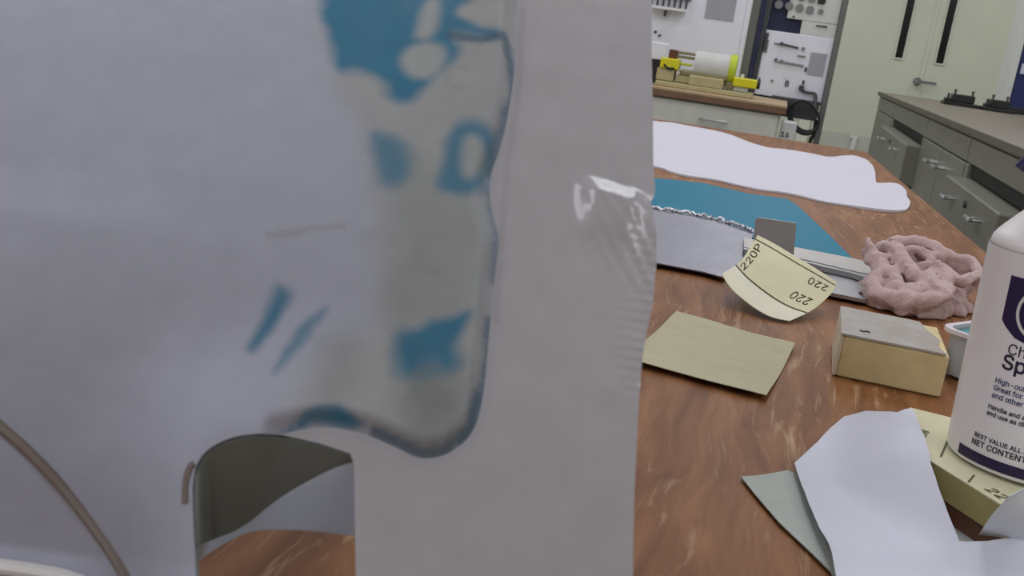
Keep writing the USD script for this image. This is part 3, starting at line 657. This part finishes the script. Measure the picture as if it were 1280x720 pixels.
for pts in ([(1096, 350, 1.20), (1110, 350, 1.20), (1130, 345, 1.21), (1155, 345, 1.21), (1180, 350, 1.20)], [(1100, 366, 1.17), (1130, 370, 1.16), (1165, 368, 1.17), (1186, 362, 1.18)], [(1112, 322, 1.25), (1140, 322, 1.255), (1170, 328, 1.25), (1205, 338, 1.235)]):
    P = [aty(*p) for p in pts]
    for p, q in zip(P[:-1], P[1:]): SEGS.append((np.array([p[0], p[1], .767]), np.array([q[0], q[1], .767]), .0105, .0105))
CAVE = [(aty(1199, 335, 1.222), (.018, .014, .0085))]
SA, SB = np.array([q[0] for q in SEGS]), np.array([q[1] for q in SEGS]); SD = SB - SA; SL = np.maximum((SD*SD).sum(1), 1e-12); SR, SR2 = np.array([q[2] for q in SEGS]), np.array([q[3] for q in SEGS])
CC, CR = np.array([c[0] for c in CAVE]), np.array([c[1] for c in CAVE])
g0, g1 = np.minimum(SA, SB).min(0) - .02, np.maximum(SA, SB).max(0) + .02; g0[2] = .752
ST = .0026; ax_ = [np.arange(a_, b_ + ST, ST) for a_, b_ in zip(g0, g1)]
gg = np.stack(np.meshgrid(*ax_, indexing='ij'), -1); flat_ = gg.reshape(-1, 3); K_ = .0012; acc = np.zeros(len(flat_))
for a_, d_, l_, r_, r2_ in zip(SA, SD, SL, SR, SR2):
    t_ = np.clip((flat_ - a_) @ d_ / l_, 0, 1); dist = np.linalg.norm(flat_ - a_ - t_[:, None]*d_, axis=1) - (r_ + (r2_-r_)*t_)
    acc += np.exp(-np.clip(dist, -.03, .06)/K_)
sdf = -K_*np.log(np.maximum(acc, 1e-12))
for mc_, mr_ in ((aty(1135, 362, 1.185), (.048, .045, .016)), (aty(1150, 335, 1.235), (.062, .045, .030)), (aty(1192, 345, 1.215), (.030, .026, .014)), (aty(1160, 320, 1.262), (.05, .034, .036))):
    mc_ = np.array([mc_[0], mc_[1], .764]); sdf = np.minimum(sdf, (np.linalg.norm((flat_ - mc_)/mr_, axis=1) - 1)*min(mr_))
for c_, cr_ in zip(CC, CR):
    dc_ = (np.linalg.norm((flat_ - c_)/cr_, axis=1) - 1)*cr_.min(); sdf = np.maximum(sdf, -dc_)
sdf = sdf + np.abs(meshkit.fbm(flat_*[62, 40, 62] + 3*meshkit.noise(flat_*30, 5)[:, None], 2, 4) - .5)*.022 - .002 + (meshkit.fbm(flat_*45, 2, 9) - .5)*.004
sdf = np.maximum(sdf, .7604 - flat_[:, 2]).reshape(gg.shape[:3])
from scipy.interpolate import RegularGridInterpolator
_n = np.array(sdf.shape)
def fsdf(x, y, z):
    q = (np.array((x, y, z)) - g0)/ST
    i = q.astype(int)
    if (i < 0).any() or (i >= _n-1).any(): return -.05
    f = q - i; c = sdf[i[0]:i[0]+2, i[1]:i[1]+2, i[2]:i[2]+2]
    c = c[0]*(1-f[0]) + c[1]*f[0]; c = c[0]*(1-f[1]) + c[1]*f[1]
    return -float(c[0]*(1-f[2]) + c[1]*f[2])
rg = mf.Manifold.level_set(fsdf, [*(g0+ST), *(g1-ST)], .0042)
g_ = max(rg.decompose(), key=lambda m: m.volume()).to_mesh(); rm = trimesh.Trimesh(g_.vert_properties[:, :3], g_.tri_verts, process=True)
rm.vertices = np.maximum(rm.vertices, [-9, -9, .7603])
obj('rag', rm, 'rag_pink', None, 'crumpled pink cloth rag lying at the end of the metal bar', 'rag', smooth=True)

# sanding board under the bottle
sbd = thing('sanding_board', 'sandpaper wrapped sanding board under the spray bottle', 'block', (.2, .66, .76))
q = [atz(1138, 510, .790)[:2], atz(1154, 570, .790)[:2], atz(1262, 637, .790)[:2]]
e1 = q[2] - q[1]; e0 = q[0] - q[1]
foot = [q[1], q[1] + e1*1.0, q[1] + e1*1.0 + np.array([.12, .06]), q[0] + np.array([.11, .075]), q[0]]
fpoly = Polygon([q[1], q[1]+e1*1.12, q[1]+e1*1.12+np.array([.10, .06]), q[0]+e1*1.12+np.array([.05, .05]), q[0]]).convex_hull
obj('brown_layer', trimesh.creation.extrude_polygon(fpoly.buffer(-.001), .012, engine='earcut').apply_translation((0, 0, .7604)), 'board_brown', sbd, smooth=False)  # darker brown layer below the grit band
obj('grit_band', trimesh.creation.extrude_polygon(fpoly, .0165, engine='earcut').apply_translation((0, 0, .7726)), 'grit_olive', sbd, smooth=False)
pf = shapely.affinity.scale(fpoly, 1.008, 1.008)
V, f, uv, k = slab(pf, .01, lambda u, v: .7902, lambda u, v: .7893)
obj('backing_paper', (V, f), 'paper_cream', sbd, smooth=False)
def flat_rib(a, b, w, z): 
    m = ribbon(np.array([a, (np.array(a)+b)/2, b]), w); m.vertices[:, 2] = z; 
    return m
obj('printed_line', flat_rib(atz(1176, 545+26, .7905)[:2], atz(1187, 545, .7905)[:2], .0012, .7906), 'olive_ink', sbd, smooth=False)
obj('printed_line', flat_rib(q[1]+e1*.55+e0*.02, q[1]+e1*.68+e0*.25, .001, .7906), 'olive_ink', sbd, smooth=False)
def ztext(s, px, py, z, hgt, ang):
    m = meshkit.text_mesh(s, hgt, .0001); p = atz(px, py, z); c, s_ = math.cos(ang), math.sin(ang); v = m.vertices
    m.vertices = np.column_stack([p[0] + c*v[:, 0] - s_*v[:, 1], p[1] + s_*v[:, 0] + c*v[:, 1], v[:, 2] + z]); return m
ae = math.atan2(e0[1], e0[0])
obj('printed_text', ztext('NOW', 1155, 549, .7905, .0055, 1.25), 'olive_ink', sbd, smooth=False)
obj('printed_number', ztext('220', 1228, 610, .7905, .008, math.atan2(e1[1], e1[0])), 'olive_ink', sbd, smooth=False)

# spray bottle
bc = atz(1287, 580, .7905)
sbt = thing('spray_bottle', 'white plastic spray bottle with a purple printed label', 'bottle', (bc[0], bc[1], .7910), rot=(0, -2.2, 0))
R_ = .0485
body = [(0, .003), (.036, .003), (.040, .0), (.0445, .002), (.0472, .006), (R_, .014), (R_, .122), (.0482, .1265), (.0465, .130), (.0475, .1325), (.0455, .138), (.036, .149), (.026, .160), (.0185, .172), (.015, .18), (.015, .222), (0, .222)]
pr = [body[0]] + [tuple(p) for p in spline(body[1:-1], 5)] + [body[-1]]
obj('bottle', lathe(pr, 96), 'bottle_plastic', sbt, smooth=40, world=False)
obj('neck_ring', lathe([(.0152, .198), (.021, .198), (.0215, .2), (.0215, .214), (.0205, .216), (.0152, .216), (.0152, .198)], 40), 'label_purple', sbt, world=False)
obj('spray_head', trimesh.convex.convex_hull(np.vstack([bx(-.045, .03, -.013, .013, .235, .258, .005).vertices, bx(-.014, .014, -.012, .012, .2225, .232, .003).vertices])), 'white_plastic', sbt, world=False)
obj('trigger', tube(spline([(-.018, 0, .235), (-.03, 0, .215), (-.03, 0, .195), (-.04, 0, .175)], 5), .005), 'label_purple', sbt, world=False)
az = math.atan2(-bc[1], -bc[0])      # towards the camera
def wrap(m, a0, z0, off=.0003, seg_=.004):
    """Bends a flat mesh (x right along the surface, y up) round the bottle, starting at angle a0 (degrees, left negative) from the axis facing the camera."""
    m = m.subdivide_to_size(seg_) if seg_ else m
    v = m.vertices; a = az + math.radians(a0) + v[:, 0]/R_
    r = R_ + off + v[:, 2]
    return trimesh.Trimesh(np.column_stack([r*np.cos(a), r*np.sin(a), z0 + v[:, 1]]), m.faces, process=False)
def label(name, s, a0, z, h, m='label_text', bold=False): obj(name, wrap(meshkit.text_mesh(s, h, .0001, bold), a0, z), m, sbt, world=False, smooth=False)
def flatmesh(P, z=0.0): 
    m = trimesh.creation.extrude_polygon(P, .0001, engine='earcut'); m.apply_translation((0, 0, z)); return m
label('printed_name', 'Chemical', -29, .0745, .0062, bold=False)
label('printed_name', 'Sprayer', -31, .0655, .0084, bold=True)
for s, z in (('High-output, durable', .0560), ('Great for liquids', .0515), ('and other solutions', .0470)): label('printed_text', s, -33, z, .0030, 'label_blue', True)
for s, z in (('Handle and store upright', .0400), ('and use as directed', .0360)): label('printed_text', s, -34, z, .0026, 'label_text', True)
label('printed_text', 'BEST VALUE ALL PURPOSE', -40, .0205, .0026, 'label_text', True)
label('printed_text', 'NET CONTENTS: 32 oz', -41, .0155, .0034, 'label_text', True)
obj('printed_bar', wrap(flatmesh(sbox(0, 0, .09, .0062)), -52, .0055), 'label_purple', sbt, world=False, smooth=True)
bd = Polygon([(0, .004), (.003, .001), (.010, -.004), (.022, -.007), (.038, -.006), (.05, 0), (.05, .030), (0, .030)])
ringo = Point(.0235, .012).buffer(.0155, 24).difference(Point(.0235, .012).buffer(.0137, 24))
tri = Polygon([(.0235, .020), (.015, .005), (.0195, .005), (.0235, .012), (.0275, .005), (.032, .005)])
obj('badge', wrap(flatmesh(bd), -38, .0885), 'label_purple', sbt, world=False, smooth=True)
obj('badge_emblem', [wrap(flatmesh(ringo), -38, .0885, .0005), wrap(flatmesh(tri), -38, .0885, .0005)], 'white_plastic', sbt, world=False, smooth=False)

# papers at the bottom right
gp = pxpoly([(927, 592), (950, 590), (985, 584), (1000, 590), (1030, 640), (1060, 700), (1075, 735), (1052, 735), (1040, 712), (1010, 682), (975, 650), (945, 615)], .764)
V, f, uv, k = slab(gp, .006, lambda u, v: .7615+.0015*nzr(u, v, 25, 5), lambda u, v: .7608+.0015*nzr(u, v, 25, 5))
obj('grey_sandpaper', (V, f), 'grit_grey', None, 'grey-green sandpaper corner poking out left of the white paper', 'sandpaper', smooth=60)
lg = pxpoly([(1186, 640), (1208, 650), (1232, 660), (1250, 690), (1245, 720), (1190, 720)], .7625)
V, f, uv, k = slab(lg, .006, lambda u, v: .7612, lambda u, v: .7606)
obj('pale_sandpaper', (V, f), 'grit_grey', None, 'pale grey sandpaper scrap under the white paper, before the sanding board', 'sandpaper', smooth=60)
wpz = .768
WPX = [(993, 579), (1015, 559), (1037, 536), (1055, 521), (1082, 514), (1105, 515, .776), (1122, 516, .784), (1140, 511, .794), (1147, 526, .794), (1157, 550, .794), (1163, 580, .794), (1172, 607, .790), (1183, 637, .780), (1190, 655, .772), (1199, 678), (1235, 677), (1300, 677), (1420, 690), (1420, 800), (1062, 800), (1045, 720), (1040, 692), (1024, 660), (1008, 622)]
fa, fb = atz(1165, 600, wpz)[:2], atz(1075, 520, wpz)[:2]
fc, fd = atz(1060, 690, wpz)[:2], atz(1290, 690, wpz)[:2]
FOOT = fpoly
def papz(u, v):
    d1 = seg(u, v, [fa, fb]); d2 = seg(u, v, [fc, fd]); df = shapely.distance(FOOT, shapely.points(u, v))
    up = 1 - sstep(.0, .055, df)
    return .7645 + .029*up + (1-up)*(.003*np.exp(-(d2/.015)**2) + .005*nzr(u, v, 18, 9)) + .0012*np.exp(-(d1/.008)**2) + .0016*(nzr(u, v, 50, 2))
wq = []
for p in WPX:
    z = p[2] if len(p) > 2 else wpz
    for _ in range(40):
        g = atz(p[0], p[1], z)[:2]; z = .7*z + .3*float(papz(g[:1], g[1:])[0])
    wq.append(atz(p[0], p[1], z)[:2])
wpp = Polygon(wq).buffer(0)
V, f, uv, k = slab(wpp, .004, lambda u, v: papz(u, v)+.0004, papz)
obj('white_paper', (V, f), 'paper_white', None, 'creased white paper sheet at the bottom right of the table', 'paper', smooth=60)
flp = [atz(1224, 668, .780), atz(1240, 644, .801), atz(1262, 620, .816), atz(1310, 594, .822), atz(1335, 640, .810), atz(1315, 678, .792)]
G2 = coons(spline([flp[0], flp[1], flp[2]], 6), spline([flp[5], flp[4], flp[3]], 6) , spline([flp[0], flp[5]], 6), spline([flp[2], flp[3]], 6), 14, 14)
fm, _ = gridsolid(G2, .0005); obj('paper_flap', fm, 'paper_pale', None, 'pale folded paper flap leaning on the sanding board before the bottle', 'paper', smooth=60)

# ------------------------------------------------------------------ the upright glass-fibre panel close to the camera
fw = RX @ np.array([0, 0, -1.0]); fh = nz([fw[0], fw[1], 0]); eu = nz([fh[1], -fh[0], 0])          # eu: to the right
PSI = math.radians(35)
ev = fh*math.sin(PSI) + np.array([0, 0, math.cos(PSI)])                                            # up the panel, leaning away
en = np.cross(eu, ev)                                                                             # towards the camera
rd = ray(520, 545); P0 = C + rd*(.30/math.hypot(rd[0], rd[1]))
def pp(px, py):
    d = ray(px, py); s = ((P0 - C) @ en)/(d @ en); q = C + d*s - P0; return (q @ eu, q @ ev)
def inpanel(V): return P0 + V[:, 0:1]*eu + V[:, 1:2]*ev + V[:, 2:3]*en
vbot = -(P0[2] - .7605)/ev[2]                                                                      # where the panel meets the table
def ppl(pts, smooth=0): 
    q = np.array([pp(*p) for p in pts]); return spline(q, smooth) if smooth else q
contour = ppl([(725, -1000), (680, -300), (655, -60), (645, 0), (645, 60), (640, 110), (629, 170), (613, 222), (614, 262), (623, 300), (618, 350), (611, 420), (604, 490), (591, 535), (562, 561), (526, 568), (490, 553), (450, 537), (400, 529), (345, 538)], 6)
notch = ppl([(345, 538), (318, 541), (290, 545), (262, 557), (245, 574), (237, 600), (235, 640), (236, 720), (238, 800)], 5)
notch_l = notch[-1]
nr = ppl([(441, 800), (440, 720), (440, 640), (440, 575), (436, 565)])
lip = ppl([(436, 562), (400, 550), (370, 543), (345, 538)], 5)
left_u = pp(-420, 400)[0]
right = ppl([(855, -1000), (832, -300), (819, 0), (817, 80), (817, 150), (817, 205), (819, 232), (818, 244), (813, 254), (815, 268), (819, 290), (821, 320), (819, 345), (816, 380), (807, 425), (802, 470), (799, 540), (797, 620), (798, 720), (800, 800)], 5)
shell_poly = Polygon(np.vstack([contour, notch, [(notch_l[0]+.003, vbot)], [(left_u, vbot)], [(left_u, contour[0][1])]])).buffer(0)
flange_poly = Polygon(np.vstack([contour[:-1], lip[::-1], nr[::-1], [(nr[0][0], vbot)], [(right[-1][0]+.004, vbot)], right[::-1]])).buffer(0)
ridge = ppl([(120, -20), (160, 60), (205, 135), (250, 195), (300, 255), (335, 310), (400, 420), (470, 540)], 5)
fade_a, fade_b = pp(280, 235)[1], pp(340, 320)[1]
blueline = LineString(contour); notchline = LineString(np.vstack([notch, [(notch_l[0]+.003, -.3)]]))
BLUE, DBLUE, FILL, BASE, GREEN = (np.array(lin(c)) for c in ((38, 108, 138), (66, 94, 116), (153, 154, 151), (165, 167, 182), (134, 140, 135)))
def mask(u, v, pts, w, n=5):
    P = Polygon(spline([pp(*p) for p in pts], n, True)).buffer(0); q = shapely.points(u, v)
    d = shapely.distance(P.boundary, q); s = np.where(shapely.contains_xy(P, u, v), d, -d)
    return sstep(-w, w, s)
def lmask(u, v, pts, w): return 1 - sstep(w*.3, w, seg(u, v, [pp(*p) for p in pts]))
PXM = .00025
def shellpaint(u, v):
    wob = (nzr(u, v, 70, 3) - .5)*.010; wob2 = (nzr(u, v, 70, 8) - .5)*.010
    U, W = u + wob, v + wob2
    c = np.tile(BASE, (len(u), 1))
    def put(col, a): 
        nonlocal c
        c = c*(1-a[:, None]) + np.asarray(col)*a[:, None]
    put(FILL, .85*mask(U, W, [(425, -60), (660, -60), (650, 60), (640, 120), (625, 180), (612, 230), (620, 300), (612, 420), (600, 520), (560, 560), (520, 565), (470, 545), (400, 525), (370, 520), (420, 440), (480, 400), (480, 300), (465, 220), (440, 140), (415, 90)], 42*PXM))
    put(GREEN, .5*mask(U, W, [(480, 210), (560, 220), (600, 300), (590, 380), (500, 400), (490, 300)], 30*PXM))
    B = np.zeros(len(u))
    def blue(pts, w, a=1.0):
        nonlocal B
        B = np.maximum(B, a*mask(U, W, pts, w*PXM))
    blue([(418, -40), (415, 40), (420, 86), (452, 92), (475, 100), (492, 122), (515, 128), (540, 112), (550, 95), (562, 82), (568, 55), (560, 38), (590, 42), (612, 50), (625, 40), (600, 20), (565, 8), (590, -40)], 13)
    blue([(468, 180), (485, 176), (510, 190), (512, 225), (490, 238), (470, 230)], 15, .75)
    blue([(565, 170), (590, 155), (615, 165), (622, 190), (608, 235), (590, 256), (568, 255), (550, 242), (556, 205)], 12, .9)
    blue([(492, 425), (505, 412), (525, 408), (540, 398), (560, 396), (582, 392), (584, 400), (572, 420), (566, 440), (568, 462), (545, 468), (520, 472), (495, 468)], 13)
    blue([(345, 365), (358, 360), (362, 372), (348, 395), (330, 425), (312, 440), (306, 432), (325, 400)], 9, .95)
    blue([(398, 385), (404, 388), (392, 420), (370, 450), (350, 470), (360, 445), (380, 410)], 9, .8)
    blue([(350, 534), (375, 518), (410, 512), (440, 522), (465, 538), (430, 534), (390, 530), (355, 538)], 6, .9)
    B = np.clip(B*(.82 + .4*nzr(u, v, 45, 14)), 0, 1); put(BLUE, B)
    L = np.zeros(len(u))
    for pts, a in (([(560, 38), (600, 50), (630, 45), (640, 75), (640, 115), (630, 140)], .8), ([(632, 140), (622, 180), (612, 215)], .7), ([(612, 240), (616, 270), (622, 300), (618, 350)], .55), ([(612, 400), (604, 490), (592, 530), (560, 556)], .75), ([(600, 490), (590, 535), (575, 548)], .9), ([(560, 560), (526, 564), (500, 552), (470, 540)], .8)):
        L = np.maximum(L, a*lmask(U*.3+u*.7, W*.3+v*.7, pts, 11*PXM))
    put(DBLUE*.9, L)
    for pts in ([(518, 34), (522, 12), (530, -20), (545, -20), (546, 10), (542, 30), (530, 40)], [(499, 70), (510, 52), (530, 45), (549, 51), (557, 70), (549, 90), (530, 99), (509, 92)], [(582, 180), (596, 176), (606, 195), (600, 220), (586, 232), (577, 215)], [(575, 5), (610, 0), (640, 10), (640, 30), (600, 30)]):
        put(FILL*1.08, .92*mask(.7*u+.3*U, .7*v+.3*W, pts, 11*PXM))
    for x, y, r in ((545, 322, 26), (575, 100, 18), (535, 510, 30), (540, 480, 24)):
        q = pp(x, y); d = np.abs(np.hypot(u-q[0], v-q[1]) - r*PXM); put(FILL*.72, .3*np.exp(-(d/(6*PXM))**2)*(u - q[0] < .5*r*PXM))
    put(FILL*.8, .45*lmask(U, W, [(340, 302), (365, 300), (395, 288), (430, 280)], 8*PXM))
    put(GREEN*.62, .75*mask(U, W, [(500, 480), (535, 470), (575, 480), (580, 520), (550, 548), (510, 540)], 28*PXM))
    put(FILL*.7, .4*mask(U, W, [(400, 440), (430, 410), (450, 440), (430, 500), (390, 515)], 25*PXM))
    return np.clip(c, 0, 1)
V0, V1 = pp(640, 260)[1], pp(640, 760)[1]
def curve(v):
    """The panel bows: its lower end turns down, away from the lamps."""
    w = np.maximum(v, V1) - V0; return -.8*w*w + 1.6*(V0 - V1)*np.minimum(v - V1, 0)*.8*.5
def shelltop(u, v):
    e = shapely.distance(blueline, shapely.points(u, v))
    h = .0045*sstep(0, .006, e)
    R = LineString(ridge); d = shapely.distance(R, shapely.points(u, v))
    # signed side of the ridge: the far left side slopes away from the light
    i = np.argmin(np.hypot(u[:, None]-ridge[None, :, 0], v[:, None]-ridge[None, :, 1]), 1); t = np.gradient(ridge, axis=0)[i]
    s = np.where(t[:, 0]*(v-ridge[i, 1]) - t[:, 1]*(u-ridge[i, 0]) < 0, -1, 1)      # -1: below-left
    below = np.where(s < 0, d, 0)
    h = h - .05*(np.sqrt(below**2 + .006**2) - .006)*sstep(fade_b, fade_a, v)
    wx = np.clip(v, V1, V0 + .12) - V0; h = h + curve(v) - 1.9*wx*wx*sstep(.0, .05, np.minimum(e, shapely.distance(notchline, shapely.points(u, v))))
    return h + .0012*(nzr(u, v, 30, 4)-.5) + .0003*(nzr(u, v, 160, 5)-.5)
pn = thing('fiberglass_panel', 'pale glass fibre panel with blue stains leaning upright in the foreground', 'panel', P0*[1, 1, 0] + [0, 0, .7605])
def foot_(top, u0):
    """The panel coordinate v at which this surface comes down to the table."""
    v = np.linspace(vbot - .02, 0, 4000); hh = top(np.full(4000, u0), v) - .0026
    return v[np.argmax(P0[2] + v*ev[2] + hh*en[2] >= .7606)]
shell_poly = shell_poly.intersection(sbox(-2, foot_(shelltop, left_u*.5), 2, 2)); flange_poly = flange_poly.intersection(sbox(-2, foot_(lambda u, v: curve(v), 0), 2, 2))
V, f, uv, k = slab(shell_poly, .0016, lambda u, v: shelltop(u, v), lambda u, v: shelltop(u, v) - .0025, inpanel)
obj('shell', (V, f), 'laminate_shell', pn, smooth=True, paint=shellpaint(uv[:, 0], uv[:, 1]), label='grey-white shell with blue patches showing through the filler')
h0 = pp(768, 236)
def flangetop(u, v):
    q = shapely.points(u, v); e = shapely.distance(LineString(right), q); px = (u - h0[0])/PXM; py = (v - h0[1])/PXM
    h00 = curve(v)
    h = .0006*(nzr(u, v, 35, 7)-.5) + .0003*(nzr(u, v, 110, 2)-.5)
    # the bulge whose foot catches the ceiling lamp, and the ribs along the cut edge
    w_ = sstep(-62, -18, px)*(1 - .45*sstep(20, 48, px)); pq = py + .17*px + 7*(nzr(u, v, 150, 6) - .5) + 3*(nzr(u, v, 420, 16) - .5)
    h = h + h00 + w_*.0033*sstep(-110, -14, pq)*(1 - np.clip((pq + 13)/25, 0, 1))
    h = h + w_*.00004*np.sin(pq*.55)*np.exp(-((pq-14)/22.)**2)
    ribs = np.sin((v*1000*1.9) + 5*nzr(u, v, 40, 1))
    h = h + .00022*ribs*np.exp(-(e/.0065)**2)*sstep(pp(800, 520)[1], pp(800, 420)[1], v)*(1 - sstep(pp(800, 330)[1], pp(800, 250)[1], v))
    cr = np.sin((u*.9 + v*.6)*1000*1.3 + 9*nzr(u, v, 60, 12))
    h = h + .00012*cr*sstep(.03, .0, e)*sstep(pp(800, 400)[1], pp(800, 330)[1], v)*(1 - sstep(pp(800, 260)[1], pp(800, 225)[1], v))
    return h
FL = np.array(lin((193, 190, 194)))
def flangepaint(u, v):
    c = np.tile(FL, (len(u), 1)); d = seg(u, v, [tuple(p) for p in contour[::3]])
    a = np.exp(-(d/.0035)**2)*.5; c = c*(1-a[:, None]) + np.array(lin((182, 182, 192)))*a[:, None]
    a = .22*lmask(u, v, [(655, 0), (648, 120), (634, 210), (626, 300), (620, 400)], 7*PXM); c = c*(1-a[:, None]) + np.array(lin((150, 140, 150)))*a[:, None]
    return c
V, f, uv, k = slab(flange_poly, .0009, lambda u, v: flangetop(u, v), lambda u, v: flangetop(u, v) - .0012, inpanel)
obj('flange', (V, f), 'laminate_flange', pn, smooth=True, paint=flangepaint(uv[:, 0], uv[:, 1]), label='translucent purple-grey flange along the right edge')
# wall of the arched notch, going back from its rim; shadow painted in two tones
front = [pp(x, y) for x, y in ((238, 760), (236, 680), (236, 625), (240, 590), (250, 568), (265, 556), (290, 546), (318, 542), (345, 540), (375, 545), (405, 552), (440, 563), (452, 566))]
back_px = [(237, 775), (237, 735), (237, 712), (246, 701), (258, 692), (270, 684), (288, 674), (302, 667), (322, 662), (350, 661), (385, 662), (430, 667), (455, 670)]
fr = np.array([P0 + a*eu + b*ev + (float((shelltop(np.array([a]), np.array([b])) if i < 9 else curve(np.array([b])))[0]) - (.0012 if i < 9 else .0024))*en for i, (a, b) in enumerate(front)])
DEPTH = [.325 + .0*i for i in range(len(back_px))]
bk = np.array([C + ray(x, y)*(d/ math.hypot(*ray(x, y)[:2])) for (x, y), d in zip(back_px, DEPTH)])
def loft(a, b, n=10, k=4): 
    a, b = spline(a, k), spline(b, k); t = np.linspace(0, 1, n)[None, :, None]; return a[:, None]*(1-t) + b[:, None]*t
DENSE = loft(fr, bk, 120, 24)
def onwall(px, py):
    """Point of the notch wall seen at a pixel: nearest of a dense sampling of the wall."""
    S = DENSE.reshape(-1, 3); c = (RX.T @ (S - C).T).T; X_, Y_ = 640 + F*c[:, 0]/-c[:, 2], 360 - F*c[:, 1]/-c[:, 2]
    return S[np.argmin((X_-px)**2 + (Y_-py)**2)]
mid = np.array([fr[0]*.1+bk[0]*.9, fr[1]*.1+bk[1]*.9] + [onwall(x, y) for x, y in ((237, 690), (245, 684), (258, 677), (275, 669), (292, 662), (312, 650), (335, 632), (362, 613), (390, 597), (425, 581), (452, 574))])  # edge of the painted shadow: dark tone above, lit tone below
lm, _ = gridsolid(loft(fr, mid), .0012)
mat('lining_shaded', (110, 116, 112), .75, var=.05, vscale=30)
M['lining_lit'] = usdkit.material(stage, '/World/Looks/lining_lit', {'p': ('principled_bsdf', {'base_color': lin((216, 226, 238)), 'roughness': .55}), 't': ('translucent_bsdf', {'color': lin((216, 226, 238))}), 'x': ('mix_closure', {'fac': .45})}, [('p.BSDF', 'x.closure1'), ('t.BSDF', 'x.closure2')], surface='x.closure')
obj('notch_wall', lm, 'lining_shaded', pn, label='dark grey-green wall of the arched notch', smooth=60)
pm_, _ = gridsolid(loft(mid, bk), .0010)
obj('lit_band', pm_, 'lining_lit', pn, label='pale band along the lower edge of the notch wall', smooth=60)
rimp = np.array([P0 + a*eu + b*ev + float(shelltop(np.array([a]), np.array([b]))[0])*en for a, b in [pp(x, y) for x, y in ((226, 625), (228, 600), (234, 582), (240, 577))]])
obj('edge_chip', tube(spline(rimp, 6), .0011, 6), 'seam_brown', pn)
# lower left: seam and white cord on the shell
sm_ = spline([P0 + a*eu + b*ev + (.003)*en for a, b in [pp(x, y) for x, y in ((-40, 508), (0, 545), (40, 592), (85, 652), (112, 690), (140, 730))]], 6)
sv = np.array([[(p-P0) @ eu, (p-P0) @ ev] for p in sm_]); sh = shelltop(sv[:, 0], sv[:, 1])
sm_ = np.array([P0 + a*eu + b*ev + (h-.0004)*en for (a, b), h in zip(sv, sh)])
obj('seam', tube(sm_, .0022, 8), 'seam_brown', pn, label='brown seam line at the lower left')
cv = spline([pp(x, y) for x, y in ((-220, 678), (-100, 688), (0, 702), (40, 713), (80, 728), (120, 750))], 6); chh = shelltop(cv[:, 0], cv[:, 1])
obj('white_bead', tube(np.array([P0 + a*eu + b*ev + (h+.001)*en for (a, b), h in zip(cv, chh)]), .0026, 8), 'cord_white', pn, label='white bead at the lower left corner')
